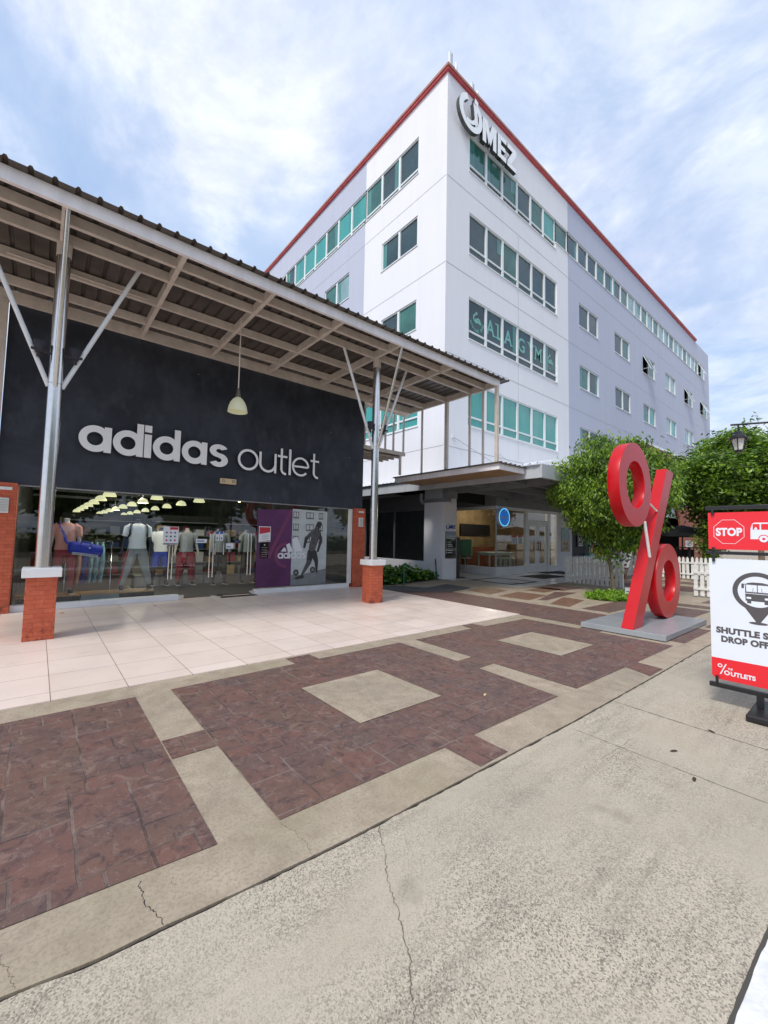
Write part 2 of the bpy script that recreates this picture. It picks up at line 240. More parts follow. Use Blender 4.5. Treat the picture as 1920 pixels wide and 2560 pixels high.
# ---------------------------------------------------------------- mesh building
def negY(x0, y, z0): return lambda u, v, ww=0: (x0+u, y-ww, z0+v)     # local frame on a wall that faces -Y
def negX(x, y0, z0): return lambda u, v, ww=0: (x-ww, y0-u, z0+v)     # local frame on a wall that faces -X
class MB:
    def __init__(s, tf=None): s.v = []; s.f = []; s.m = []; s.mats = []; s.sm = []; s.tf = tf
    def mi(s, name):
        if name not in s.mats: s.mats.append(name)
        return s.mats.index(name)
    def add(s, vs, fs, mn, smooth=False):
        k = len(s.v); s.v += [(s.tf(*p) if s.tf else tuple(p)) for p in vs]; i = s.mi(mn)
        for f in fs: s.f.append([a+k for a in f]); s.m.append(i); s.sm.append(smooth)
        return s
    def box(s, x0, x1, y0, y1, z0, z1, mn):
        vs = [(x, y, z) for x in (x0, x1) for y in (y0, y1) for z in (z0, z1)]
        return s.add(vs, [(0, 1, 3, 2), (4, 6, 7, 5), (0, 4, 5, 1), (2, 3, 7, 6), (0, 2, 6, 4), (1, 5, 7, 3)], mn)
    def poly(s, pts, w0, w1, mn, side=None):
        n = len(pts); s.add([(*p, w0) for p in pts]+[(*p, w1) for p in pts], [list(range(n))[::-1], list(range(n, 2*n))], mn)
        k = len(s.v)-2*n; i = s.mi(side or mn)
        for a in range(n):
            b = (a+1) % n; s.f.append([k+a, k+b, k+n+b, k+n+a]); s.m.append(i); s.sm.append(False)
        return s
    def ring(s, cx, cy, r1, r0, w0, w1, mn, a0=0, a1=360, n=40, side=None, ex=1, smooth=False):
        full = abs(a1-a0) >= 360; m = n if full else n+1; vs = []
        for i in range(m):
            a = R(a0+(a1-a0)*i/n)
            for r in (r0, r1):
                for ww in (w0, w1): vs.append((cx+r*math.cos(a)*ex, cy+r*math.sin(a), ww))
        A, B = [], []
        for i in range(n):
            p, q = 4*i, 4*((i+1) % m); A += [(p+1, p+3, q+3, q+1), (p, q, q+2, p+2)]; B += [(p, p+1, q+1, q), (p+2, q+2, q+3, p+3)]
        if not full: B += [(0, 2, 3, 1), (4*n, 4*n+1, 4*n+3, 4*n+2)]
        s.add(vs, A, mn); k = len(s.v)-len(vs); j = s.mi(side or mn)
        for f in B: s.f.append([k+a for a in f]); s.m.append(j); s.sm.append(smooth)
        return s
    def disc(s, cx, cy, r, w0, w1, mn, n=32, ex=1, side=None):
        return s.poly([(cx+ex*r*math.cos(2*PI*i/n), cy+r*math.sin(2*PI*i/n)) for i in range(n)], w0, w1, mn, side)
    def tube(s, pts, rad, mn, n=10, smooth=True, ell=None):
        pts = [Vector(p) for p in pts]; rad = rad if isinstance(rad, (list, tuple)) else [rad]*len(pts); vs = []
        up = None
        for i, p in enumerate(pts):
            d = (pts[min(i+1, len(pts)-1)]-pts[max(i-1, 0)]).normalized()
            if up is None: up = Vector((1, 0, 0)) if abs(d.x) < .8 else Vector((0, 1, 0))
            a = (up-d*up.dot(d)).normalized(); b = d.cross(a); up = a
            ra = rad[i]; rx, ry = ra if isinstance(ra, tuple) else (ra, ra)
            for k in range(n): vs.append(tuple(p+a*rx*math.cos(2*PI*k/n)+b*ry*math.sin(2*PI*k/n)))
        fs = [(i*n+k, i*n+(k+1) % n, (i+1)*n+(k+1) % n, (i+1)*n+k) for i in range(len(pts)-1) for k in range(n)]
        s.add(vs, fs, mn, smooth); s.add(vs[:n], [list(range(n))[::-1]], mn); s.add(vs[-n:], [list(range(n))], mn)
        return s
    def lathe(s, c, prof, mn, n=24, smooth=True, ex=1):
        vs = [(c[0]+r*math.cos(2*PI*k/n), c[1]+r*ex*math.sin(2*PI*k/n), c[2]+z) for r, z in prof for k in range(n)]
        fs = [(i*n+k, i*n+(k+1) % n, (i+1)*n+(k+1) % n, (i+1)*n+k) for i in range(len(prof)-1) for k in range(n)]
        return s.add(vs, fs, mn, smooth)
    def text(s, body, size, mn, w0, w1, cx=0, cy=0, bold=0, align='CENTER', sxx=1, spacing=1, shear=0):
        cu = bpy.data.curves.new('t', 'FONT'); cu.body = body; cu.size = size; cu.offset = bold; cu.align_x = align; cu.space_character = spacing; cu.shear = shear; cu.resolution_u = 4
        o = bpy.data.objects.new('t', cu); col.objects.link(o); dg = bpy.context.evaluated_depsgraph_get(); me = bpy.data.meshes.new_from_object(o.evaluated_get(dg))
        vs = [(v.co.x*sxx+cx, v.co.y+cy) for v in me.vertices]; n = len(vs); fs = [list(p.vertices) for p in me.polygons]
        cnt = {}
        for f in fs:
            for a, b in zip(f, f[1:]+f[:1]): cnt[(a, b)] = 1
        edges = [e for e in cnt if (e[1], e[0]) not in cnt]
        allf = [[a+n for a in f] for f in fs]+[f[::-1] for f in fs]+[[a, b, b+n, a+n] for a, b in edges]
        s.add([(*p, w0) for p in vs]+[(*p, w1) for p in vs], allf, mn)
        bpy.data.objects.remove(o); bpy.data.curves.remove(cu); bpy.data.meshes.remove(me); return s
    def build(s, name, parent=None, bevel=0, fix=True, origin=None):
        me = bpy.data.meshes.new(name)
        if origin is None: origin = Vector((0, 0, 0))
        origin = Vector(origin); me.from_pydata([tuple(Vector(v)-origin) for v in s.v], [], s.f)
        for m in s.mats: me.materials.append(MATS[m])
        me.polygons.foreach_set('material_index', s.m); me.polygons.foreach_set('use_smooth', s.sm)
        if fix:
            bm = bmesh.new(); bm.from_mesh(me); bmesh.ops.recalc_face_normals(bm, faces=bm.faces); bm.to_mesh(me); bm.free()
        me.update(); o = bpy.data.objects.new(name, me); col.objects.link(o); o.location = origin
        if bevel:
            b = o.modifiers.new('bevel', 'BEVEL'); b.width = bevel; b.segments = 2; b.limit_method = 'ANGLE'; b.angle_limit = R(40)
        if parent is not None:
            o.parent = parent; o.location = origin-parent.location if not parent.parent else origin-parent.location-parent.parent.location
        return o
def tag(o, label, cat, group=None):
    o['label'] = label; o['category'] = cat
    if group: o['group'] = group
    return o
def thing(name, loc, label, cat, group=None):
    o = bpy.data.objects.new(name, None); col.objects.link(o); o.location = loc; o.empty_display_size = .2
    return tag(o, label, cat, group)
def struct(o): o['kind'] = 'structure'; return o
def copy_thing(o, loc, label, rotz=None):
    def rec(x, p):
        c = x.copy(); col.objects.link(c)
        if p is not None: c.parent = p; c.matrix_parent_inverse = x.matrix_parent_inverse
        for ch in x.children: rec(ch, c)
        return c
    c = rec(o, None); c.location = loc; c['label'] = label
    if rotz is not None: c.rotation_euler.z = rotz
    return c
def lerp(a, b, t): return a+(b-a)*t
# ================================================================ GROUND
g = MB(); g.add([(-400, -400, -.08), (500, -400, -.08), (500, 500, -.08), (-400, 500, -.08)], [(0, 1, 2, 3)], 'road_concrete'); struct(g.build('ground', fix=False))
kx = [(-30, 2.3), (-6, 2.25), (-2, 2.08), (-.4, 1.92), (0, 1.865), (.24, 1.82), (.45, 1.81), (.82, 1.78), (1.34, 1.752), (2.33, 1.73), (3.52, 1.705), (5.3, 1.70), (7.5, 1.705), (12, 1.70), (200, 1.7)]
def kerb(x):
    for (a, b), (c, d) in zip(kx, kx[1:]):
        if a <= x <= c: return lerp(b, d, (x-a)/(c-a))
    return 1.7
xs = [-30, -10, -4]+[-1.2+i*.04 for i in range(300)]+[11+i*1.0 for i in range(30)]+[60, 200]
def wob(x, s, k=0): return s*(noise.noise(Vector((x*6, k, 0)))+.6*noise.noise(Vector((x*19, k, 3))))
# road: concrete slab with its edge along the joint
r = MB(); vs = []
for x in xs: vs += [(x, kerb(x)-.011+min(.007, wob(x, .010, 5)+.3*wob(x*3.1, .010, 15)), -.006), (x, kerb(x)-.02, -.08)]
n = len(xs); vs += [(200, -60, -.006), (-30, -60, -.006)]
r.add(vs, [[2*i for i in range(n)]+[2*n, 2*n+1]]+[(2*i, 2*i+1, 2*i+3, 2*i+2) for i in range(n-1)], 'road_concrete'); struct(r.build('road', fix=False))
# walkway: beige concrete
r = MB(); vs = []
for x in xs: vs += [(x, kerb(x)+wob(x, .004, 9), 0), (x, kerb(x)+.004, -.08)]
vs += [(200, 60, 0), (-30, 60, 0)]
r.add(vs, [[2*i for i in range(n)]+[2*n, 2*n+1]]+[(2*i, 2*i+1, 2*i+3, 2*i+2) for i in range(n-1)], 'beige_concrete'); struct(r.build('pavement', fix=False))
# purple stamped panels
p = MB()
def quad(mb, pts, z, mn): mb.add([(*q, z) for q in pts], [list(range(len(pts)))], mn)
def rect(mb, x0, x1, y0, y1, z, mn): quad(mb, [(x0, y0), (x1, y0), (x1, y1), (x0, y1)], z, mn)
PU = 'stamped_purple_concrete'; zp = .004
quad(p, [(-8, 2.55), (-2.3, 2.4), (-.03, 2.17), (.75, 2.11), (.765, 4.41), (-8, 4.41)], zp, PU)
rect(p, .766, 1.059, 3.07, 3.375, zp, PU)
quad(p, [(1.06, 2.085), (2.33, 2.065), (2.33, 1.75), (2.64, 1.75), (2.65, 2.06), (3.94, 2.055), (4.03, 3.06), (4.33, 3.07), (4.3, 2.045), (5.52, 2.03), (5.38, 1.725), (5.8, 1.725), (5.85, 2.02), (7.22, 2.01), (7.22, 3.07), (7.54, 3.07), (7.54, 1.95), (9.05, 1.95), (9.07, 8.2), (7.9, 9.4), (7.7, 9.35), (7.54, 4.72), (7.53, 3.4), (7.23, 3.4), (7.21, 4.42), (6.02, 4.45), (6.0, 4.71), (5.72, 4.71), (5.68, 4.46), (4.37, 4.46), (4.335, 3.4), (4.04, 3.39), (4.06, 4.47), (2.73, 4.46), (2.72, 4.7), (2.4, 4.7), (2.4, 4.45), (1.065, 4.42)], zp, PU)
for a in ((9.3, 10.6, 1.73, 2.1), (10.2, 11.6, 2.5, 3.3), (11.9, 12.4, 1.75, 4.2), (13, 14.2, 4.1, 4.6), (13, 15, 2.2, 3.0), (15.6, 17.5, 1.8, 4.8), (15.5, 18, 5.2, 6.8), (18.4, 19.4, 2.2, 6.5), (20, 23, 3, 5), (24, 29, 1.9, 6), (12.2, 13.6, 6.2, 7.2), (31, 36, 2, 7), (9.4, 12, 3.75, 4.35)): rect(p, *a, zp, PU)
quad(p, [(9.8, 5.62), (9.87, 5.46), (12.15, 5.75), (11.75, 6.2)], zp+.002, PU)
struct(p.build('pavement', fix=False))
p = MB()
for a in ((2.07, 3.03, 2.735, 3.70), (5.32, 6.27, 2.73, 3.715), (-1.2, -.2-.98+.0001, 2.73, 3.7)): rect(p, *a, .008, 'beige_concrete')
struct(p.build('pavement', fix=False))
p = MB(); quad(p, [(9.55, 6.92), (10.75, 7.15), (10.85, 8.0), (9.75, 7.85)], .004, 'brown_patch'); quad(p, [(9.55, 5.72), (10.8, 5.95), (10.78, 6.8), (9.53, 6.62)], .004, 'brown_patch'); quad(p, [(9.4, 4.62), (10.8, 4.92), (10.85, 5.5), (9.46, 5.12)], .0035, 'brown_patch'); quad(p, [(11.3, 6.3), (12.6, 6.4), (12.5, 7.0), (11.3, 6.9)], .004, 'brown_patch')
struct(p.build('pavement', fix=False))
p = MB(); p.add([(-12, 4.735, .009), (7.56, 4.735, .009), (7.76, 10.3, .009), (-12, 10.3, .009), (-12, 4.735, -.02), (7.56, 4.735, -.02), (7.76, 10.3, -.02)], [(0, 1, 2, 3), (4, 5, 1, 0), (5, 6, 2, 1)], 'cream_floor_tile'); struct(p.build('patio_floor', fix=False))
p = MB(); quad(p, [(11.6, 7.35), (14.55, 7.33), (24.3, 7.3), (24.3, 10.44), (14.9, 10.44), (14.9, 16), (12.2, 16), (11.6, 10.4)], .006, 'pale_polished_tile')
def frame_inlay(x0, x1, y0, y1, t, z, mn):
    for a in ((x0, x1, y0, y0+t), (x0, x1, y1-t, y1), (x0, x0+t, y0+t, y1-t), (x1-t, x1, y0+t, y1-t)): rect(p, *a, z, mn)
frame_inlay(12.2, 14.0, 7.95, 9.75, .14, .010, 'rubber_mat'); rect(p, 15.3, 17.3, 8.5, 9.7, .010, 'rubber_mat'); rect(p, 18.2, 20.2, 8.5, 9.7, .010, 'rubber_mat'); struct(p.build('arcade_floor', fix=False))
# cracks and joints
c = MB()
def crack(pts, wd, z=.0005, jit=.009, seg=18, mn='crack_faint', mb=None):
    mb = mb or c; P = []
    for (a, b) in zip(pts, pts[1:]):
        for i in range(seg): P.append(Vector((lerp(a[0], b[0], i/seg), lerp(a[1], b[1], i/seg))))
    P.append(Vector(pts[-1])); vs = []; rr = random.Random(len(pts)*7+int(pts[0][0]*100))
    o = 0
    for i, q in enumerate(P):
        d = (P[min(i+1, len(P)-1)]-P[max(i-1, 0)]).normalized(); nn = Vector((-d.y, d.x)); o = o*.6+rr.uniform(-jit, jit)*.7; ww = wd*rr.uniform(.3, 1.2)
        if i in (0, len(P)-1): ww *= .2
        vs += [(*(q+nn*(o+ww/2)), z), (*(q+nn*(o-ww/2)), z)]
    mb.add(vs, [(2*i, 2*i+2, 2*i+3, 2*i+1) for i in range(len(P)-1)], mn)
crack([(.42, 2.10), (.41, 1.97), (.46, 1.815)], .005, mn='crack_dark'); crack([(1.06, 2.07), (1.09, 1.9), (1.08, 1.77)], .003); crack([(-.02, 2.05), (.0, 1.96), (.03, 1.87)], .003); crack([(.53, 2.04), (.53, 1.97)], .0025)
crack([(1.46, 1.75), (1.36, 1.58), (1.29, 1.48), (1.2, 1.3), (1.1, 1.13), (.98, .98), (.8, .6), (.7, -.5)], .0045, -.0045)
crack([(4.27, 1.68), (4.24, 1.2), (4.21, .59), (4.2, -8)], .012, -.0045, .004); crack([(3.39, 1.64), (3.37, 1.1), (3.36, .48), (3.36, -8)], .006, -.0045, .003)
crack([(4.3, 2.04), (4.27, 1.71)], .003); crack([(8.1, 1.68), (8.1, -8)], .012, -.0045, .004); crack([(3.1, 1.3), (3.6, 1.28)], .003, -.0045)
struct(c.build('pavement_crack', fix=False))
k = MB(); vs = []
for x in xs: vs += [(x, kerb(x)+.02, -.012), (x, kerb(x)-.03, -.012)]
k.add(vs, [(2*i, 2*i+1, 2*i+3, 2*i+2) for i in range(n-1)], 'joint_black'); struct(k.build('kerb_joint', fix=False))
k = MB()   # white painted band at the right, behind a rough dark joint
jp = [(7.0, .10), (3.6, .26), (2.6, .325), (2.32, .338), (2.07, .35), (1.74, .362), (1.2, .37), (-1, .38), (-6, .38)]
vs = []; q = []
for (a, b) in zip(jp, jp[1:]):
    for i in range(24): q.append((lerp(a[0], b[0], i/24), lerp(a[1], b[1], i/24)))
for x, y in q: vs += [(x, y+.003+wob(x, .004, 21), -.002), (x, y-.010+wob(x, .005, 31), -.002)]
k.add(vs, [(2*i, 2*i+1, 2*i+3, 2*i+2) for i in range(len(q)-1)], 'joint_grey'); struct(k.build('road_joint', fix=False))
k = MB(); k.add([(x, y-.008, -.0035) for x, y in q]+[(-6, -.9, -.0035), (7, -.9, -.0035)], [list(range(len(q)+2))], 'white_road_paint'); struct(k.build('road_marking', fix=False))

# ================================================================ OFFICE TOWER
XC, YC = 11.5, 10.4; XE, YE = 49.8, 46; ZR = 20.0
off = thing('office_building', (XC, YC, 0), 'five storey white and lilac grey office block with green windows and red roof edge', 'building')
JZ = [5.0, 8.62, 12.17, 15.7]
def facade(name, horiz, z0, z1, holes, mn, tf, depth=.16):
    """a wall with window holes: cells of a grid, holes left open with reveals"""
    us = sorted(set([horiz[0], horiz[1]]+[h[0] for h in holes]+[h[1] for h in holes])); zs = sorted(set([z0, z1]+[h[2] for h in holes]+[h[3] for h in holes])); mb = MB(tf)
    inside = lambda u, z: any(h[0] < u < h[1] and h[2] < z < h[3] for h in holes)
    for a, b in zip(us, us[1:]):
        for c_, d in zip(zs, zs[1:]):
            if not inside((a+b)/2, (c_+d)/2): mb.add([(a, c_, 0), (b, c_, 0), (b, d, 0), (a, d, 0)], [(0, 1, 2, 3)], mn)
    for h in holes:
        a, b, c_, d = h; mb.add([(a, c_, 0), (b, c_, 0), (b, d, 0), (a, d, 0), (a, c_, -depth), (b, c_, -depth), (b, d, -depth), (a, d, -depth)], [(0, 4, 5, 1), (1, 5, 6, 2), (2, 6, 7, 3), (3, 7, 4, 0)], mn)
    return mb
Rf, Lf = negY(XC, YC, 0), None
Lf = lambda u, v, ww=0: (XC-ww, YC+u, v)          # left face: u grows away from the corner
rx = lambda x: x-XC
holes_rw = [(rx(12.9), rx(20.05), a, b) for a, b in ((13.13, 14.9), (9.57, 11.32), (6.0, 7.8))]+[(rx(12.88), rx(19.93), 16.68, 18.3), (rx(19.93), rx(21.25), 17.05, 18.3)]
bays = [21.1+4.8*i for i in range(6)]
holes_rg = [(rx(21.25), rx(48.3), 17.05, 18.3)]+[(rx(b+1.42), rx(b+3.85), z0, z1) for b in bays for z0, z1 in ((13.48, 14.8), (9.98, 11.27))]+[(rx(22.53), rx(27.3), 6.5, 7.78)]
facade('wall', (0, rx(21.25)), 3.45, ZR, holes_rw, 'white_render', Rf).build('wall', off, fix=False)
facade('wall', (rx(21.25), rx(XE)), 3.45, ZR, holes_rg, 'lilac_grey_render', Rf).build('wall', off, fix=False)
ly = lambda y: y-YC
hl = [(ly(12.0), ly(12.0+1.225*3), 16.86, 18.5)]; hl2 = [(ly(15.675), ly(26.7), 16.86, 18.5)]
holes_lw = hl+[(ly(12.0), ly(14.35), 13.68, 15.0), (ly(12.0), ly(14.3), 10.08, 11.35), (ly(11.82), ly(15.5), 6.0, 7.7)]
holes_lg = hl2+[(ly(16.97), ly(19.33), 13.65, 15.0), (ly(16.97), ly(19.33), 10.05, 11.35), (ly(21.7), ly(24.1), 13.65, 15.0), (ly(26.4), ly(28.8), 13.65, 15.0)]
facade('wall', (0, ly(15.675)), 3.45, ZR, holes_lw, 'white_render', Lf).build('wall', off, fix=False)
facade('wall', (ly(15.675), ly(YE)), 3.45, ZR, holes_lg, 'lilac_grey_render', Lf).build('wall', off, fix=False)
m = MB(); m.box(XC+.2, XE, YC+.3, YE, ZR-.6, ZR-.4, 'soffit_dark'); m.box(XE-.1, XE, YC+.01, YE, 0, ZR, 'lilac_grey_render'); m.box(XC+.1, XE, YE-.1, YE, 0, ZR, 'lilac_grey_render'); m.box(XC+.6, XE-.2, YC+.6, YC+.7, 3, ZR-.6, 'opening_dark'); m.box(XC+.6, XC+.7, YC+.7, YE-.2, 3, ZR-.6, 'opening_dark'); m.build('roof', off)
# joints between the render panels: thin grey strips standing slightly proud of the wall
m = MB(Rf)
for z in JZ: m.box(0, rx(21.25), z-.014, z+.014, 0, .003, 'joint_grey') if False else m.poly([(0.02, z-.012), (rx(XE), z-.012), (rx(XE), z+.012), (.02, z+.012)], .002, .005, 'wire')
for x in (16.47,): m.poly([(rx(x)-.01, 5.1), (rx(x)+.01, 5.1), (rx(x)+.01, 15.65), (rx(x)-.01, 15.65)], .001, .0035, 'wire')
for x in (25.92, 30.7, 35.5, 40.3, 45.05): m.poly([(rx(x)-.02, 5.1), (rx(x)+.02, 5.1), (rx(x)+.02, 16.9), (rx(x)-.02, 16.9)], .001, .0035, 'wire')
m.build('panel_joint', off)
m = MB(Lf)
for z in JZ: m.poly([(0.02, z-.012), (ly(30), z-.012), (ly(30), z+.012), (.02, z+.012)], .002, .005, 'wire')
m.build('panel_joint', off)
# red roof edge
m = MB()
m.box(XC-.10, 45.4, YC-.10, YC+.35, 19.99, 20.08, 'red_band'); m.box(XC-.14, 45.45, YC-.14, YC+.40, 20.08, 20.19, 'copper_band')
m.box(XC-.10, XC+.35, YC+.351, YE, 19.99, 20.08, 'red_band'); m.box(XC-.14, XC+.40, YC+.401, YE, 20.08, 20.19, 'copper_band')
m.box(45.45, XE, YC+.02, YC+.3, 19.98, 20.02, 'lilac_grey_render'); m.build('parapet_band', off)
GL = ['glass_slate', 'glass_green', 'glass_teal', 'glass_pale', 'glass_dark']
def window(tf, u0, u1, z0, z1, npan, rail=None, glass=None, lowg=None, fw=.055, sashes=(), gap=()):
    """frame = window part, panes = one sub-part"""
    f = MB(tf); d0, d1 = -.11, -.035; f.box(u0, u0+fw, z0, z1, d0, d1, 'frame_white'); f.box(u1-fw, u1, z0, z1, d0, d1, 'frame_white'); f.box(u0+fw, u1-fw, z0, z0+fw, d0, d1, 'frame_white'); f.box(u0+fw, u1-fw, z1-fw, z1, d0, d1, 'frame_white')
    pw = (u1-u0)/npan
    for i in range(1, npan): f.box(u0+pw*i-.06, u0+pw*i+.06, z0+fw, z1-fw, d0, d1+.012, 'frame_white')
    if rail:
        for i in range(npan): f.box(u0+pw*i+.06, u0+pw*(i+1)-.06, rail-.035, rail+.035, d0, d1-.004, 'frame_white')
    f.box(u0-.03, u1+.03, z0-.04, z0+.002, -.12, .035, 'white_paint')
    wo = f.build('window', off)
    gmb = MB(tf); 
    for i in range(npan):
        if i in gap: continue
        gm = glass[i % len(glass)]; a, b = u0+pw*i+.02, u0+pw*(i+1)-.02; e = random.uniform(-.012, .012)
        lo = rail or z0
        gmb.add([(a, lo, -.085+e), (b, lo, -.085-e), (b, z1-.02, -.085-e*.5), (a, z1-.02, -.085+e*.5)], [(0, 1, 2, 3)], gm)
        cr = random.random()
        if cr < .38 and gm != 'glass_teal':      # drawn curtain or blind seen through the tinted pane
            c0, c1 = (a+.03, lerp(a, b, .2+cr)) if cr < .2 else (lerp(a, b, 1-cr), b-.03); t0 = lo+.05 if cr < .3 else lerp(lo, z1, .45)
            gmb.add([(c0, t0, -.078), (c1, t0, -.078), (c1, z1-.07, -.078), (c0, z1-.07, -.078)], [(0, 1, 2, 3)], 'glass_curtain')
        if rail: gmb.add([(a, z0+.02, -.085), (b, z0+.02, -.085), (b, rail, -.085), (a, rail, -.085)], [(0, 1, 2, 3)], (lowg or glass)[i % len(lowg or glass)])
    gmb.build('pane', wo, fix=False)
    for i in sashes:       # top hung sash pushed open
        a, b = u0+pw*i+.06, u0+pw*(i+1)-.06; lo = rail or z0; H = z1-lo-.06; sx_ = MB(tf); an = R(24)
        def P(u, t, o): return (u, z1-.04-t*math.cos(an)+o*math.sin(an)*0, -.03+t*math.sin(an)+o)
        for (c0, c1, t0, t1) in ((a, a+.05, 0, H), (b-.05, b, 0, H), (a+.05, b-.05, 0, .05), (a+.05, b-.05, H-.05, H)):
            sx_.add([P(c0, t0, 0), P(c1, t0, 0), P(c1, t1, 0), P(c0, t1, 0), P(c0, t0, .03), P(c1, t0, .03), P(c1, t1, .03), P(c0, t1, .03)], [(0, 1, 2, 3), (4, 5, 6, 7), (0, 1, 5, 4), (1, 2, 6, 5), (2, 3, 7, 6), (3, 0, 4, 7)], 'frame_white')
        sx_.add([P(a+.05, .05, .015), P(b-.05, .05, .015), P(b-.05, H-.05, .015), P(a+.05, H-.05, .015)], [(0, 1, 2, 3)], 'glass_green')
        sx_.tube([P(a+.02, H*.9, 0), (a+.02, lo+.25, -.05)], .012, 'frame_white', 6)
        so_ = sx_.build('sash', wo); so_['label'] = 'open top hung window sash'
    return wo
S, Gn, T, Pl = GL[:4]
wr1 = window(Rf, rx(12.88), rx(19.93), 16.68, 18.3, 6, 17.0, [Gn, Gn, Gn, S, Gn, T], [S, S, S, S, S, Gn])
window(Rf, rx(19.93), rx(21.25), 17.05, 18.3, 1, None, [Gn])
gs = [[S, S, S, Gn], [S, S, Gn, Pl], [Pl, Gn, Pl, Gn], [Pl, Pl, Gn, Pl], [Pl, Gn, Pl, Pl], [Pl, Pl, Pl, Gn]]
for i in range(6):
    a = 21.25+i*4.8; b = min(a+4.8, 48.3) if i < 5 else 48.3; npn = 4 if i < 5 else 3
    window(Rf, rx(a), rx(b), 17.05, 18.3, npn, None, gs[i], sashes=(1,) if i == 5 else (), gap=(1,) if i == 5 else ())
window(Rf, rx(12.9), rx(20.05), 13.13, 14.9, 6, 13.5, [S, S, Gn, S, S, S], [S, S, Gn, S, S, S])
wg = window(Rf, rx(12.9), rx(20.05), 9.57, 11.32, 6, 9.93, [S], [S])
window(Rf, rx(12.9), rx(20.05), 6.0, 7.8, 6, 6.4, [T], [T])
ga = [[S], [S, Gn], [Gn], [Pl], [Gn], [Gn]]; gb = [[Gn, S], [S, S], [Gn, T], [Pl, T], [Pl], [Pl]]
for i, bx in enumerate(bays):
    op = (0,) if i in (2, 4, 5) else ()
    window(Rf, rx(bx+1.42), rx(bx+3.85), 13.48, 14.8, 2, None, ga[i], sashes=op, gap=op); window(Rf, rx(bx+1.42), rx(bx+3.85), 9.98, 11.27, 2, None, gb[i])
window(Rf, rx(22.53), rx(27.3), 6.5, 7.78, 4, None, [S, S, Gn, S])
window(Lf, ly(12.0), ly(15.675), 16.86, 18.5, 3, 17.1, [S, S, Gn])
window(Lf, ly(15.675), ly(20.575), 16.86, 18.5, 4, 17.1, [T, T, Gn, T], [Gn]); window(Lf, ly(20.575), ly(26.7), 16.86, 18.5, 5, 17.1, [T, T, S, S, S], [Gn], sashes=(3,), gap=(3,))
window(Lf, ly(12.0), ly(14.35), 13.68, 15.0, 2, None, [S, S]); window(Lf, ly(12.0), ly(14.3), 10.08, 11.35, 2, None, [Gn, S]); window(Lf, ly(11.82), ly(15.5), 6.0, 7.7, 3, 6.4, [T], [T])
window(Lf, ly(16.97), ly(19.33), 13.65, 15.0, 2, None, [Pl, Gn]); window(Lf, ly(16.97), ly(19.33), 10.05, 11.35, 2, None, [Gn]); window(Lf, ly(21.7), ly(24.1), 13.65, 15.0, 2, None, [Gn]); window(Lf, ly(26.4), ly(28.8), 13.65, 15.0, 2, None, [Gn])
# lettering stuck inside the third-floor windows
m = MB(Rf)
def serif_text(body, u, z, size):
    m.text(body, size, 'letter_gym', -.08, -.075, u, z, bold=.012, sxx=1.05)
mat('letter_gym', (.16, .42, .36), .4)
for ch, u in (('A', 14.46), ('L', 15.10), ('A', 15.78), ('G', 16.86), ('Y', 17.68), ('M', 18.33)):
    m = MB(Rf); uu = rx(u); z0 = 10.25; m.text(ch, .93, 'letter_gym', -.08, -.075, uu, z0, bold=.014, sxx=.9)
    w_ = {'A': .25, 'L': .2, 'G': 0, 'Y': .0, 'M': .27}[ch]
    for a in ((-w_, w_) if ch in 'AM' else (-w_,) if ch == 'L' else (0,) if ch == 'Y' else ()): m.poly([(uu+a-.1, z0), (uu+a+.1, z0), (uu+a+.1, z0+.06), (uu+a-.1, z0+.06)], -.079, -.074, 'letter_gym')
    if ch in 'LMY':
        for a in {'L': (-w_,), 'M': (-w_, w_), 'Y': (-.22, .22)}[ch]: m.poly([(uu+a-.1, z0+.6), (uu+a+.1, z0+.6), (uu+a+.1, z0+.66), (uu+a-.1, z0+.66)], -.079, -.074, 'letter_gym')
    m.build('letter', wg)
for u in (13.52, 19.45):
    m = MB(Rf); sc_ = .42 if u < 15 else .34
    for k_, ch in enumerate('BOXING GYM'):
        a = R(200+k_*16.5); m.text(ch, .17 if u < 15 else .13, 'letter_gym', -.08, -.075, rx(u)+sc_*math.cos(a), 10.52+sc_*math.sin(a)-.05, bold=.004)
    m.ring(rx(u)-.05, 10.62, .2, .12, -.08, -.075, 'letter_gym', 100, 300, 14); m.ring(rx(u)+.1, 10.52, .16, .08, -.08, -.075, 'letter_gym', -40, 140, 12); m.disc(rx(u)-.02, 10.85, .07, -.08, -.075, 'letter_gym', 12); m.poly([(rx(u)-.12, 10.5), (rx(u)+.25, 10.42), (rx(u)+.3, 10.52), (rx(u)-.1, 10.62)], -.081, -.074, 'letter_gym')
    m.build('logo_print', wg)
# ---- portico on the ground floor
m = MB(); m.box(10.6, 24.3, 5.95, 6.05, 3.24, 3.62, 'portico_grey'); m.box(10.6, 10.7, 6.051, 22, 3.24, 3.615, 'portico_grey')
m.box(10.7, 24.3, 6.05, 22, 3.50, 3.52, 'soffit_dark'); po = m.build('portico_roof', off)
for y in (7.2, 8.6, 10.0): MB().box(10.7, 24.2, y, y+.14, 3.27, 3.50, 'portico_dark').build('beam', po)
for x in (11.9, 15.5, 19.2, 22.8): MB().box(x, x+.16, 6.06, 10.38, 3.20, 3.47, 'portico_dark').build('beam', po)
m = MB(); m.box(11.43, 11.497, 10.02, 11.35, 2.865, 2.99, 'portico_dark'); m.box(11.4, 11.9, 10.05, 10.3, 2.99, 3.26, 'portico_dark'); m.box(11.51, 12.015, 10.45, 11.36, 2.861, 3.49, 'portico_grey'); m.box(10.75, 11.4, 12.5, 20, 3.19, 3.235, 'soffit_dark'); m.build('beam', po)
m = MB(); mm = 'roof_sheet_pale'; y = 5.9; 
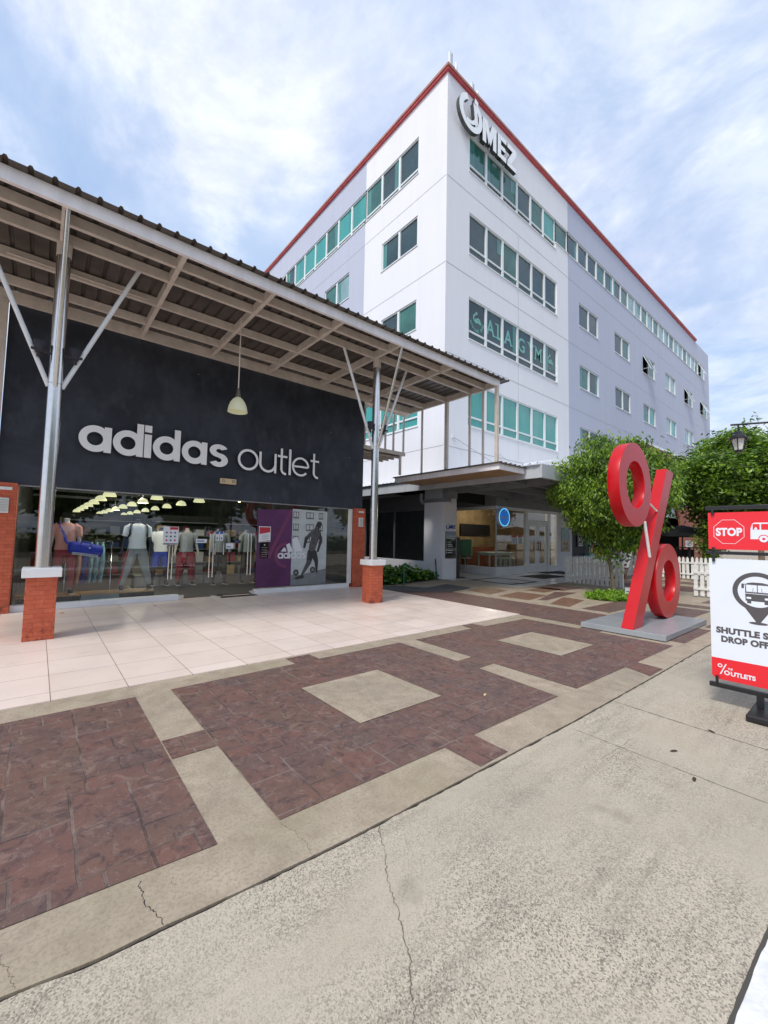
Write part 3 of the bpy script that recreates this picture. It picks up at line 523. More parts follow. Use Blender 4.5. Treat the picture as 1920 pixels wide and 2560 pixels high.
for i in range(70):
    ya = 6.0+i*.23; m.add([(10.5, ya, 3.63), (11.5, ya, 3.85), (11.5, ya+.06, 3.85), (10.5, ya+.06, 3.63), (10.5, ya+.02, 3.66), (11.5, ya+.02, 3.88), (11.5, ya+.04, 3.88), (10.5, ya+.04, 3.66), (11.5, ya+.23, 3.85), (10.5, ya+.23, 3.63)], [(0, 4, 5, 1), (4, 7, 6, 5), (7, 3, 2, 6), (3, 9, 8, 2)], mm)
m.box(11.45, 24.3, 5.9, 10.39, 3.66, 3.70, mm); m.build('roof_sheet', po, fix=False)
# pier and glass wall of the corner
m = MB(); m.box(11.5, 12.27, 10.4, 11.37, 0, 2.86, 'white_render'); m.box(12.02, 12.27, 10.41, 11.2, 2.861, 3.2, 'white_render'); m.build('pier', off)
m = MB(); m.box(11.55, 11.75, 11.371, 30, 0, .60, 'white_render'); m.box(11.55, 11.75, 11.371, 30, 2.6, 3.24, 'soffit_dark'); m.build('wall', off)
m = MB(); m.box(11.60, 11.62, 11.372, 30, .60, 2.6, 'clear_shop_glass'); wn = m.build('shop_window', off)
for y in (11.371, 13.2, 15.2): MB().box(11.58, 11.64, y, y+.05, .602, 2.598, 'soffit_dark').build('mullion', wn)
m = MB(); m.tube([(11.47, 11.52, 3.24), (11.47, 11.52, 3.02), (11.47, 11.46, 2.9), (11.49, 11.38, 2.84)], .06, 'galvanised', 12); m.build('downpipe', off)
# café shopfront
SX, SY = 14.85, 10.43
def sh(x): return lerp(0, x, .907)     # measured on a deeper plane, scaled to the wall
m = MB(); m.box(SX, 17.13, SY, SY+.14, 0, .33, 'white_paint'); m.box(SX, SX+.14, SY+.141, 16, 0, .33, 'white_paint'); m.box(SX, 19.95, SY, SY+.12, 2.80, 2.93, 'white_paint'); m.box(SX, SX+.12, SY+.121, 16, 2.80, 2.93, 'white_paint'); m.box(SX-.01, 21.6, SY-.01, SY+.15, 2.931, 3.49, 'portico_dark'); m.box(SX-.01, SX+.12, SY+.151, 16, 2.931, 3.49, 'portico_dark')
m.box(17.13, 17.32, SY, SY+.12, 0, 2.80, 'white_paint'); m.box(19.08, 19.25, SY, SY+.12, 0, 2.80, 'white_paint'); m.box(17.32, 19.08, SY, SY+.11, 2.33, 2.46, 'white_paint'); m.box(19.25, 19.95, SY, SY+.12, 0, .30, 'white_paint'); m.box(19.951, 21.55, SY+.002, SY+.3, 0, 2.93, 'white_render') 
for a, b in ((14.95, 15.9), (16.05, 17.05)): 
    for q_ in ((a, b, .07, .10), (a, b, .24, .27), (a, a+.03, .10, .24), (b-.03, b, .10, .24)): m.box(q_[0], q_[1], SY-.012, SY-.001, q_[2], q_[3], 'white_paint')
m.box(SX-.02, SX+.03, SY-.02, SY+.03, .33, 2.80, 'portico_grey'); m.build('shopfront', off)
m = MB(); m.box(SX+.03, 17.13, SY+.05, SY+.062, .33, 2.80, 'clear_shop_glass'); m.box(SX+.05, SX+.062, SY+.062, 16, .33, 2.8, 'clear_shop_glass'); m.box(17.32, 19.08, SY+.05, SY+.062, 2.46, 2.8, 'clear_shop_glass'); m.box(19.25, 19.86, SY+.05, SY+.062, .30, 2.8, 'clear_shop_glass'); m.build('shop_window', off)
def leaf(x0, x1, ho):
    m = MB(); zt = 2.33
    for a in ((x0, x0+.16, .02, zt), (x1-.16, x1, .02, zt), (x0+.16, x1-.16, .02, .42), (x0+.16, x1-.16, 2.15, zt)): m.box(a[0], a[1], SY+.03, SY+.08, a[2], a[3], 'white_paint')
    d = m.build('door', off); MB().box(x0+.16, x1-.16, SY+.05, SY+.06, .42, 2.15, 'door_glass').build('pane', d)
    h = MB(); h.tube([(ho, SY-.03, 1.0), (ho, SY-.06, 1.05), (ho, SY-.06, 1.4), (ho, SY-.03, 1.45)], .022, 'brown_wood', 8); h.tube([(ho, SY+.03, 1.08), (ho, SY-.06, 1.08)], .015, 'black_metal', 6); h.tube([(ho, SY+.03, 1.37), (ho, SY-.06, 1.37)], .015, 'black_metal', 6); h.build('handle', d)
leaf(17.33, 18.19, 18.10); leaf(18.21, 19.07, 18.30)
m = MB(); m.box(21.56, 23.4, SY, SY+.3, 0, 3.27, 'charcoal_wall'); m.build('wall', off)
m = MB(); m.box(23.41, 29.9, SY-.02, SY+.3, 0, 3.6, 'red_brick_wall'); bw = m.build('wall', off); bw['label'] = 'red brick ground floor wall beside the black wall'
# brick clad part with an arch further along
XA, XB, AZ, AR = 33.2, 38.9, 1.6, 2.85
m = MB(negY(0, YC-.12, 0)); arch = [(XA, 0)]+[((XA+XB)/2-AR*math.cos(t*PI/16), 2.4+AR*math.sin(t*PI/16)) for t in range(17)]+[(XB, 0)]
pts = [(30, 0)]+arch+[(XE, 0), (XE, 8.25), (30, 8.25)]; m.poly(pts, 0, -.3+.42, 'red_brick_wall'); bb_ = m.build('wall', off); bb_['label'] = 'red brick clad wall with a round arch'
m = MB(); m.box(30, XE, YC-.24-.06, YC-.24, 8.25, 8.42, 'white_paint'); m.box(33, 39, YC+1.5, YC+1.6, 0, 5.4, 'cream_plaster'); m.box(34.2, 38.4, YC+1.4, YC+1.49, 0, 3.0, 'brown_wood'); m.box(34.4, 37.0, YC+1.35, YC+1.4, 2.5, 3.5, 'glass_slate'); m.build('arch_recess', off)
m = MB(); m.box(26.2, 27.4, SY-.06, SY-.021, 0, 2.3, 'black_metal'); m.box(28.0, 29.2, SY-.05, SY-.021, .9, 2.2, 'glass_dark'); m.build('side_door', off)
# café inside
m = MB(); m.box(15.0, 21.8, 14.2, 14.3, 0, 3.2, 'warm_wall'); m.box(21.7, 21.8, 10.6, 14.2, 0, 3.2, 'warm_wall'); m.box(15, 21.7, 10.75, 14.2, 3.22, 3.25, 'warm_wall'); m.box(15.0, 21.7, 10.6, 14.2, .007, .012, 'interior_floor'); m.box(16.4, 18.6, 13.2, 13.6, .01, 1.1, 'brown_wood'); m.box(17.0, 19.5, 14.1, 14.19, 1.7, 2.3, 'black_metal'); m.box(11.9, 15, 17.9, 18, 0, 3.2, 'interior_dark'); m.box(13.5, 13.6, 12, 17.9, 0, 3.2, 'interior_dark'); m.build('interior', off)

# ================================================================ SHOP WITH THE BLACK FRONT
st = thing('store_building', (3.5, 10.2, 0), 'low shop with a tall black front over full height glass, left of the white tower', 'building')
m = MB(); m.box(-.62, 7.58, 10.15, 10.34, 2.34, 5.72, 'black_render'); m.box(7.44, 7.58, 10.341, 38, 0, 5.72, 'black_render'); m.build('wall', st)
for a, b, l in ((-4.6, -.32, 'red painted brick pilaster at the left end of the shop glass'), (7.24, 7.62, 'red painted brick pilaster at the right end of the shop glass')):
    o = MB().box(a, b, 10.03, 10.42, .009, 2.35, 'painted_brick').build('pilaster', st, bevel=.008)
m = MB(); m.box(-4.6, -.75, 10.2, 10.3, 2.36, 5.7, 'black_render'); m.box(-.75, -.63, 10.05, 10.14, 2.36, 5.7, 'cream_steel'); m.build('side_wall', st)
for a, b in ((-.32, 2.5), (4.27, 7.14)): MB().box(a, b, 10.13, 10.29, .009, .125, 'white_paint').build('sill', st, bevel=.006)
m = MB(); m.box(7.14, 7.22, 10.15, 10.27, .125, 2.32, 'white_paint'); m.box(-.31, 7.13, 10.17, 10.24, 2.315, 2.338, 'galvanised'); m.build('window_frame', st)
for a, b in ((-.3, .6), (.6, 1.55), (1.55, 2.5), (4.28, 5.24), (5.24, 6.26), (6.26, 7.13)): MB().box(a+.003, b-.003, 10.195, 10.205, .126, 2.314, 'clear_shop_glass').build('window_pane', st)
for a, b, z0 in ((2.505, 2.78, .03), (2.785, 3.355, .03), (3.365, 3.92, .03), (3.925, 4.27, .03)):
    d = MB().box(a, b, 10.21, 10.222, z0, 2.31, 'door_glass').build('glass_door', st)
    if .5 < b-a: 
        h = MB(); hx = b-.09 if a < 3 else a+.1
        for q_ in (hx-.012,): h.tube([(q_, 10.15, 1.01), (q_, 10.15, 1.28)], .013, 'chrome', 8); h.tube([(q_, 10.15, 1.04), (q_, 10.21, 1.04)], .008, 'chrome', 6); h.tube([(q_, 10.15, 1.25), (q_, 10.21, 1.25)], .008, 'chrome', 6)
        h.build('handle', d)
m = MB(); m.box(2.5, 2.62, 10.19, 10.24, .01, .11, 'chrome'); m.box(3.2, 3.5, 10.19, 10.24, .01, .05, 'chrome'); m.box(4.14, 4.27, 10.19, 10.24, .01, .10, 'chrome'); m.build('patch_fitting', st)
for x, z0, z1 in ((2.26, .48, 1.22), (2.33, .48, 1.22), (3.13, .48, 1.5), (3.21, .48, 1.5), (4.05, .5, 1.52), (4.13, .5, 1.52)):
    h = MB(); h.tube([(x, 10.14, z0), (x, 10.14, z1)], .013, 'chrome', 8); h.tube([(x, 10.14, z0+.28), (x, 10.2, z0+.28)], .009, 'chrome', 6); h.tube([(x, 10.14, z1-.28), (x, 10.2, z1-.28)], .009, 'chrome', 6); h.build('pull_handle', st)
m = MB(); m.box(-.32, 7.43, 10.3, 37.9, .0095, .012, 'interior_floor'); m.build('floor', st)
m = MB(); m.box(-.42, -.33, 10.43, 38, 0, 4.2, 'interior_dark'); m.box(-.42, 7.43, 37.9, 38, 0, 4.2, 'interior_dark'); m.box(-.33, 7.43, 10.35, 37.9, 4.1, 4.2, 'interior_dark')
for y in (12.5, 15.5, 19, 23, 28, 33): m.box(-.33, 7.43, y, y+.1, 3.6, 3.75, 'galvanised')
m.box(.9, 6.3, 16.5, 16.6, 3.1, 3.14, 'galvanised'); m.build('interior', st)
# ---- canopy
cn = thing('canopy', (4, 8, 5.7), 'flat cream steel lattice canopy with dark ribbed roofing in front of the black shop', 'canopy')
CX0, CX1 = -4.5, 9.5
MB().box(CX0, CX1+.06, 6.60, 6.66, 5.70, 5.885, 'fascia_white').build('fascia', cn)
for y in (7.03, 7.53, 8.5, 9.42): MB().box(CX0, CX1, y, y+.07, 5.72, 5.87, 'cream_steel').build('purlin', cn)
MB().box(CX0, CX1, 10.06, 10.14, 5.68, 5.889, 'cream_steel').build('purlin', cn); MB().box(7.6, CX1, 10.2, 10.27, 5.6, 5.72, 'cream_steel').build('purlin', cn)
for x in (-2.9, -1.42, .05, 1.5, 2.95, 4.4, 5.9, 7.65, 9.5): MB().box(x-.035, x+.035, 6.661, 10.059, 5.70, 5.868, 'cream_steel').build('rafter', cn)
m = MB(); x = CX0; zb = 5.89
prof = []
while x < CX1+.12: prof += [(x, zb), (x+.17, zb), (x+.19, zb+.035), (x+.215, zb+.035), (x+.235, zb)]; x += .235
vs = [(px_, yy, pz) for px_, pz in prof for yy in (6.48, 10.14)]; vs += [(a, b, c_+.006) for a, b, c_ in vs]; k_ = len(prof)*2
fs = [(2*i, 2*i+1, 2*i+3, 2*i+2) for i in range(len(prof)-1)]; m.add(vs, fs+[tuple(a+k_ for a in f[::-1]) for f in fs]+[(2*i, 2*i+2, 2*i+2+k_, 2*i+k_) for i in range(len(prof)-1)], 'roof_sheet'); m.build('roof_sheet', cn, fix=False)
for y, d in ((9.47, .05), (8.43, .09), (7.53, .05), (7.06, .05), (6.62, .085)): MB().box(9.4, 9.4+d, y-d/2, y+d/2, 3.58, 5.70, 'cream_steel').build('post', cn)
m = MB(); m.tube([(1.3, 8.47, 5.76), (-.6, 8.47, 5.76)], .012, 'cream_steel', 6); m.build('conduit', cn)
# rear lean-to behind the canopy end
m = MB(); m.box(7.62, 9.45, 10.28, 10.34, 4.26, 4.38, 'cream_steel')
for x in (7.7, 8.2, 8.55, 8.9, 9.35): m.box(x, x+.05, 10.285, 10.335, 4.38, 5.6, 'cream_steel')
m.box(9.2, 9.28, 10.285, 10.335, 3.6, 4.26, 'cream_steel'); m.build('rear_screen', cn)
m = MB()
for y in (10.5, 10.8, 11.1, 11.4): m.box(7.62, 9.4, y, y+.05, 4.20, 4.26, 'cream_steel')
m.box(7.6, 9.42, 10.35, 11.6, 4.27, 4.29, 'roof_sheet'); m.build('rear_slats', cn)
# low awning between the canopy posts and the portico
aw = thing('awning', (9.9, 8.5, 3.45), 'small flat awning with plywood soffit joining the tall canopy to the grey portico', 'awning')
m = MB(); m.box(9.36, 10.58, 6.48, 6.53, 3.38, 3.54, 'fascia_white'); m.box(9.36, 9.41, 6.531, 10.7, 3.38, 3.54, 'fascia_white'); m.build('fascia', aw); MB().box(9.42, 10.58, 6.54, 10.7, 3.40, 3.42, 'soffit_ply').build('soffit', aw)
m = MB(); m.box(9.30, 10.6, 6.42, 10.75, 3.541, 3.565, 'roof_sheet')
for i in range(6): m.box(9.34+i*.22, 9.38+i*.22, 6.40, 10.75, 3.565, 3.585, 'roof_sheet')
m.build('roof_sheet', aw)
# ---- columns
def column(x, label):
    t = thing('canopy_column', (x, 7.55, 0), label, 'column', 'brick based steel columns under the canopy')
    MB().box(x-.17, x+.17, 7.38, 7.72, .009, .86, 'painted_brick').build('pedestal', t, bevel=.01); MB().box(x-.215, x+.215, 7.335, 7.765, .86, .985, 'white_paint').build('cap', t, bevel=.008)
    m = MB(); m.tube([(x, 7.55, .985), (x, 7.55, 5.5)], .087, 'stainless', 28); m.tube([(x, 7.55, .985), (x, 7.55, 1.0)], .11, 'stainless', 28); m.tube([(x, 7.55, 5.5), (x, 7.55, 5.705)], .092, 'cream_steel', 20); m.tube([(x, 7.55, 3.60), (x, 7.55, 3.605)], .0885, 'lamp_socket', 28); m.build('pole', t)
    for dx, dy in ((-.95, 0), (.95, 0), (0, -.87)): m = MB(); m.tube([(x+dx*.08, 7.55+dy*.08, 3.56), (x+dx, 7.55+dy, 5.71)], .031, 'stainless' if dx == 0 else 'white_paint', 12); m.build('strut', t)
    return t
column(.08, 'steel pole column on a stained brick pedestal, nearest the left edge'); column(5.98, 'steel pole column on a clean brick pedestal near the shop end')
for cx_, nm in ((.08, 'left'), (5.98, 'right')):
    for s_ in (-1, 1):
        f_ = thing('floodlight', (cx_+s_*.2, 7.5, 4.0), 'small dark up-pointing floodlight on the %s side of the %s' % ('left' if s_ < 0 else 'right', 'steel pole nearest the left edge' if nm == 'left' else 'steel pole near the shop end'), 'floodlight', 'floodlights clamped to the steel poles')
        m = MB(); m.lathe((cx_+s_*.2, 7.5, 4.0), [(0, 0), (.045, 0), (.05, .03), (.052, .06), (.075, .16), (.07, .16), (0, .11)], 'charcoal_wall', 16); m.build('housing', f_)
        m = MB(); m.tube([(cx_+s_*.08, 7.5, 4.02), (cx_+s_*.29, 7.46, 4.03)], .02, 'charcoal_wall', 8); m.lathe((cx_+s_*.2, 7.5, 3.94), [(0, 0), (.03, 0), (.03, .06)], 'charcoal_wall', 10); m.build('bracket', f_)
# ---- hanging dome lamp outside
pl = thing('pendant_lamp', (2.84, 7.9, 5.7), 'pale glass dome lamp hanging on a rod from the canopy', 'lamp')
m = MB(); m.tube([(2.84, 7.9, 5.72), (2.84, 7.9, 4.28)], .012, 'cream_steel', 8); m.build('rod', pl); m = MB(); m.lathe((2.84, 7.9, 4.14), [(.05, 0), (.05, .06), (.035, .09), (.035, .15), (.02, .18), (0, .18)], 'lamp_socket', 16); m.build('socket', pl)
m = MB(); m.lathe((2.84, 7.9, 3.86), [(.185, 0), (.18, .03), (.168, .10), (.14, .18), (.09, .25), (.05, .285), (.045, .28), (.085, .24), (.132, .175), (.16, .10), (.172, .03), (.178, 0), (.185, 0)], 'lamp_glass', 32); m.build('shade', pl)
# ================================================================ LETTERING ON THE BLACK FRONT
def glyph(m, ch, x, b, s, w0, w1, face, side, thin=False):
    e = .0015
    def ring(cx, cy, r1, r0, a0=0, a1=360, ex=1., k=0): m.ring(x+cx*s, b+cy*s, r1*s, r0*s, w0, w1+k*e, face, a0, a1, 36, side, ex)
    def bar(x0, x1, y0, y1, k=1): m.poly([(x+x0*s, b+y0*s), (x+x1*s, b+y0*s), (x+x1*s, b+y1*s), (x+x0*s, b+y1*s)], w0, w1+k*e, face, side)
    if ch in 'ad' and not thin: ring(.262, .26, .268, .135, ex=1.0); bar(.415, .54, 0, .52 if ch == 'a' else .70)
    elif ch == 'i': bar(0, .135, 0, .505); bar(0, .135, .55, .70)
    elif ch == 's': ring(.225, .375, .155, .045, 25, 270, 1.38); ring(.225, .155, .165, .05, -155, 90, 1.32, 1)
    elif ch == 'o': ring(.26, .26, .265, .205)
    elif ch == 'u': ring(.235, .235, .235, .175, 180, 360); bar(0, .06, .235, .51); bar(.41, .47, 0, .51)
    elif ch == 't': bar(.08, .14, .1, .68); bar(0, .27, .44, .495, 2); ring(.24, .14, .155, .098, 180, 275)
    elif ch == 'l': bar(0, .065, 0, .69)
    elif ch == 'e': ring(.245, .26, .26, .203, 0, 318); bar(.05, .465, .235, .285)
WORD = (('a', .52, 0), ('d', 1.09, 0), ('i', 1.65, 0), ('d', 1.82, 0), ('a', 2.40, 0), ('s', 2.985, 0), ('o', 3.67, 1), ('u', 4.21, 1), ('t', 4.71, 1), ('l', 5.03, 1), ('e', 5.14, 1), ('t', 5.68, 1))
sg = thing('wall_lettering', (.52, 10.05, 3.1), 'raised pale lowercase lettering across the black shop front', 'sign')
for ch, x, th in WORD:
    m = MB(negY(0, 10.09, 0)); glyph(m, ch, x, 3.1, 1, .0, .05, 'letter_white', 'letter_side', bool(th)); m.build('letter', sg)
m = MB()
for ch, x, th in WORD: m.tube([(x+.1, 10.149, 3.3), (x+.1, 10.085, 3.3)], .01, 'black_metal', 6)
m.build('stand_off', sg)
ex = thing('emergency_light', (3.48, 10.12, 2.78), 'small cream twin-spot emergency light box below the raised lettering', 'light'); MB().box(3.29, 3.67, 10.08, 10.149, 2.71, 2.84, 'exit_cream').build('housing', ex, bevel=.008)
for x in (3.36, 3.60): m = MB(negY(x, 10.08, 2.78)); m.ring(0, 0, .035, .026, 0, .012, 'lamp_socket', n=16); m.disc(0, 0, .026, 0, .006, 'led_lens', 14); m.build('lamp', ex)
for x, y, nm in ((-.5, 10.03, 'left brick pilaster at the photo edge'), (7.43, 10.03, 'right brick pilaster')):
    wl = thing('wall_light', (x, y, 1.95), 'louvred square wall light on the '+nm, 'wall light', 'louvred wall lights on the brick pilasters')
    m = MB(); m.box(x-.075, x+.075, y-.05, y-.001, 1.80, 2.07, 'frame_white'); o_ = m.build('housing', wl, bevel=.005); m = MB()
    for i in range(8): m.box(x-.06, x+.06, y-.062, y-.0505, 1.825+i*.029, 1.84+i*.029, 'led_lens')
    m.build('louvre', wl)
    e_ = thing('junction_box', (x, y, 2.25), 'narrow white junction box on the '+nm, 'box', 'junction boxes on the brick pilasters'); MB().box(x-.07, x+.11, y-.03, y-.001, 2.215, 2.27, 'frame_white').build('cover', e_, bevel=.004); m = MB(); m.lathe((x+.02, y-.032, 2.2425), [(0, 0), (.006, 0), (.006, .004), (0, .004)], 'lamp_socket', 8); m.build('screw', e_)
# ================================================================ ROOFTOP LETTERS OF THE TOWER
sg = thing('roof_sign', (13.8, 10.2, 18.2), 'big white raised letters and ring emblem below the red roof edge of the tower', 'sign')
m = MB(negY(0, 10.28, 0)); m.ring(12.62, 18.78, .74, .50, 0, .16, 'letter_white', 110, 415, 44, 'letter_edge'); m.ring(12.5, 18.82, .52, .36, 0, .162, 'letter_white', 250, 395, 24, 'letter_edge'); m.poly([(12.86, 19.62), (13.08, 19.56), (13.02, 19.28), (12.82, 19.4)], 0, .158, 'letter_white', 'letter_edge'); m.poly([(12.75, 19.35), (12.98, 19.3), (13.08, 18.6), (12.9, 18.35)], 0, .159, 'letter_white', 'letter_edge'); m.build('emblem', sg)
def blk(pl_, mb): 
    for i, q in enumerate(pl_): mb.poly(q, 0, .16+i*.002, 'letter_white', 'letter_edge')
m = MB(negY(0, 10.28, 0)); blk([[(13.38, 18.15), (13.62, 18.15), (13.62, 19.2), (13.38, 19.2)], [(14.1, 18.15), (14.34, 18.15), (14.34, 19.2), (14.1, 19.2)], [(13.45, 19.2), (13.7, 19.2), (13.93, 18.55), (13.8, 18.2)], [(14.27, 19.2), (14.02, 19.2), (13.79, 18.55), (13.92, 18.2)]], m); m.build('letter', sg)
m = MB(negY(0, 10.28, 0)); blk([[(14.44, 18.15), (14.68, 18.15), (14.68, 19.2), (14.44, 19.2)], [(14.6, 18.15), (15.08, 18.15), (15.08, 18.36), (14.6, 18.36)], [(14.6, 18.57), (15.0, 18.57), (15.0, 18.77), (14.6, 18.77)], [(14.6, 18.99), (15.08, 18.99), (15.08, 19.2), (14.6, 19.2)]], m); m.build('letter', sg)
m = MB(negY(0, 10.28, 0)); blk([[(15.16, 18.15), (15.86, 18.15), (15.86, 18.36), (15.16, 18.36)], [(15.16, 18.99), (15.86, 18.99), (15.86, 19.2), (15.16, 19.2)], [(15.16, 18.36), (15.46, 18.36), (15.86, 18.99), (15.56, 18.99)]], m); m.build('letter', sg)
for nm, (x, y), kk, lb in (('antenna', (12.05, 10.7), 1.15, 'white panel antenna on a mast at the very corner of the tower roof'), ('antenna', (13.35, 10.6), .7, 'thin small antenna on the roof edge above the ring emblem')):
    an = thing(nm, (x, y, 20.3), lb, 'antenna'); m = MB(); m.tube([(x, y, 20.1), (x, y, 20.3+kk)], .035, 'galvanised', 8); m.tube([(x, y, 20.3+kk*.6), (x+.25, y, 20.3+kk*.6)], .02, 'galvanised', 6); m.build('mast', an)
    m = MB(); m.box(x-.16, x-.06, y-.05, y+.05, 20.3+kk*.45, 20.3+kk, 'frame_white'); m.lathe((x+.27, y, 20.3+kk*.3), [(0, 0), (.05, .1), (.07, .3*kk), (.05, .55*kk), (0, .6*kk)], 'frame_white', 10); m.build('panel', an)
m = MB(); m.tube([(12.0, 10.39, 5.4), (14.5, 9.2, 3.95)], .014, 'wire', 6); m.tube([(14.8, 10.39, 5.2), (17.0, 9.6, 4.0)], .010, 'wire', 6); m.box(11.93, 12.03, 10.36, 10.399, 5.35, 5.47, 'frame_white'); m.build('stay_rod', off)
# ================================================================ PERCENT SCULPTURE
sp = thing('percent_sculpture', (8.45, 2.7, 0), 'tall glossy red percent sign sculpture standing on a low grey plinth', 'sculpture')
Y0, Y1 = 2.60, 2.80
MB(negY(0, Y0, 0)).ring(7.62, 2.46, .70, .395, -.178, 0, 'sculpture_red', n=96, smooth=True).build('upper_ring', sp, bevel=.004)
MB(negY(0, Y0, 0)).ring(9.18, .792, .69, .385, -.178, 0, 'sculpture_red', n=96, smooth=True).build('lower_ring', sp, bevel=.004)
MB(negY(0, Y0, 0)).poly([(7.38, .1), (7.77, .1), (9.585, 2.875), (9.2, 2.92)], -.178, 0, 'sculpture_red').build('slash', sp, bevel=.004)
m = MB(); m.tube([(8.2, 2.62, 2.22), (8.72, 2.62, 2.05)], .017, 'fence_white', 8); m.tube([(7.98, 2.6, 1.86), (8.16, 2.59, 1.25)], .024, 'fence_white', 8); m.build('tie_rod', sp)
m = MB(); m.box(7.36, 9.62, 2.14, 3.42, .012, .10, 'grey_paint'); m.build('plinth', sp, bevel=.006)
# ================================================================ SHUTTLE STOP SIGN STAND
T = negX(5.0, 1.08, 0)
sh_ = thing('sign_stand', (5.0, .74, 0), 'black framed sign stand with a red stop board over a white shuttle board', 'sign')
m = MB(T)
for z0, z1 in ((1.828, 1.862), (1.402, 1.432), (.158, .198)): m.box(-.02, .70, z0, z1, -.018, .018, 'black_metal')
m.box(.315, .365, .06, .158, -.02, .02, 'black_metal'); 
for u in (.04, .64):
    for z0, z1 in ((1.775, 1.83), (1.43, 1.47), (1.33, 1.402), (.198, .27)): m.box(u-.012, u+.012, z0, z1, .0185, .024, 'black_metal')
m.box(.69, .715, .158, 1.862, -.015, .015, 'black_metal'); m.build('frame', sh_, bevel=.003)
m = MB(); m.box(4.72, 5.28, .48, .80, 0, .055, 'black_metal'); m.build('foot', sh_, bevel=.012)
m = MB(T); m.box(0, .68, 1.45, 1.80, -.004, .004, 'sign_red')
oc = [(R(22.5+45*i)) for i in range(8)]
for i in range(8):
    a, b = oc[i], oc[(i+1) % 8]; c0 = (.155, 1.617)
    m.poly([(c0[0]+.122*math.cos(a), c0[1]+.122*math.sin(a)), (c0[0]+.122*math.cos(b), c0[1]+.122*math.sin(b)), (c0[0]+.1185*math.cos(b), c0[1]+.1185*math.sin(b)), (c0[0]+.1185*math.cos(a), c0[1]+.1185*math.sin(a))], .004, .0052, 'sign_white')
m.text('STOP', .098, 'sign_white', .004, .0055, .155, 1.582, bold=.0045, sxx=.80, spacing=1.03)
def rr(x0, x1, y0, y1, r=.012):
    P = []
    for cx_, cy_, a0 in ((x1-r, y0+r, -90), (x1-r, y1-r, 0), (x0+r, y1-r, 90), (x0+r, y0+r, 180)):
        P += [(cx_+r*math.cos(R(a0+k*22.5)), cy_+r*math.sin(R(a0+k*22.5))) for k in range(5)]
    return P
m.poly([(.31, 1.55), (.62, 1.55), (.62, 1.685), (.61, 1.70), (.34, 1.70), (.325, 1.69), (.312, 1.645)], .004, .0052, 'sign_white')
for a, b in ((.327, .375), (.385, .455), (.465, .535), (.545, .605)): m.poly(rr(a, b, 1.635, 1.688, .006), .0052, .006, 'sign_red')
for u in (.40, .545): m.disc(u, 1.555, .036, .0052, .0062, 'sign_red', 24); m.disc(u, 1.553, .030, .0062, .0068, 'sign_white', 24); m.disc(u, 1.553, .011, .0068, .0074, 'sign_red', 16)
m.poly([(.335, 1.635), (.345, 1.66), (.352, 1.66), (.36, 1.635)], .006, .0068, 'sign_white'); m.build('stop_board', sh_)
m = MB(T); m.box(0, .68, .43, 1.362, -.004, .004, 'sign_white'); m.box(0.0, .68, .262, .4299, -.004, .004, 'sign_red'); m.poly([(.03, .235), (.65, .235), (.68, .2619), (0, .2619)], -.004, .004, 'sign_red')
K = 'sign_ink'; pc = (.345, 1.075); m.ring(pc[0], pc[1], .175, .138, .004, .0052, K, n=56); m.poly([(.255, .925), (.435, .925), (.36, .805), (.33, .805)], .004, .005, K); m.disc(.345, .795, .012, .004, .0055, K, 24, ex=5.5)
m.poly([(.262, 1.135), (.275, 1.15), (.31, 1.158), (.38, 1.158), (.415, 1.15), (.428, 1.135), (.43, 1.06), (.26, 1.06)], .004, .0052, K); m.poly(rr(.268, .342, 1.072, 1.135, .004), .0052, .006, 'sign_white'); m.poly(rr(.348, .422, 1.072, 1.135, .004), .0052, .006, 'sign_white')
m.poly([(.26, 1.054), (.43, 1.054), (.428, .99), (.262, .99)], .004, .0052, K)
for u in (.268, .392): m.poly(rr(u, u+.034, 1.008, 1.026, .007), .0052, .006, 'sign_white')
for u in (.272, .39): m.poly([(u, .968), (u+.028, .968), (u+.028, .9899), (u, .9899)], .004, .0052, K)
for u in (.235, .437): m.poly(rr(u, u+.018, 1.1, 1.142, .004), .004, .0052, K)
m.poly([(.245, 1.138), (.262, 1.143), (.262, 1.137), (.25, 1.132)], .004, .0056, K); m.poly([(.428, 1.143), (.445, 1.138), (.44, 1.132), (.428, 1.137)], .004, .0056, K)
for a, b in (((.315, 1.11), (.312, 1.075)), ((.335, 1.08), (.29, 1.062+.014)), ((.372, 1.11), (.375, 1.075)), ((.355, 1.08), (.4, 1.076))): m.poly([a, (a[0]+.003, a[1]), (b[0]+.003, b[1]), b], .006, .0065, K)
m.text('SHUTTLE STOP', .074, K, .004, .0052, .042, .668, bold=.0042, align='LEFT', sxx=.98, spacing=1.05); m.text('DROP OFF', .074, K, .004, .0052, .075, .588, bold=.0042, align='LEFT', sxx=.93, spacing=1.04)
m.ring(.062, .362, .018, .010, .004, .0055, 'sign_white', n=20); m.ring(.112, .305, .021, .012, .004, .0055, 'sign_white', n=20); m.poly([(.058, .283), (.068, .283), (.112, .383), (.102, .383)], .004, .0058, 'sign_white')
m.text('UTLETS', .052, 'sign_white', .004, .0055, .138, .285, bold=.002, align='LEFT'); m.text('THE', .020, 'sign_white', .004, .0055, .118, .337, bold=.0008, align='LEFT'); m.build('shuttle_board', sh_)
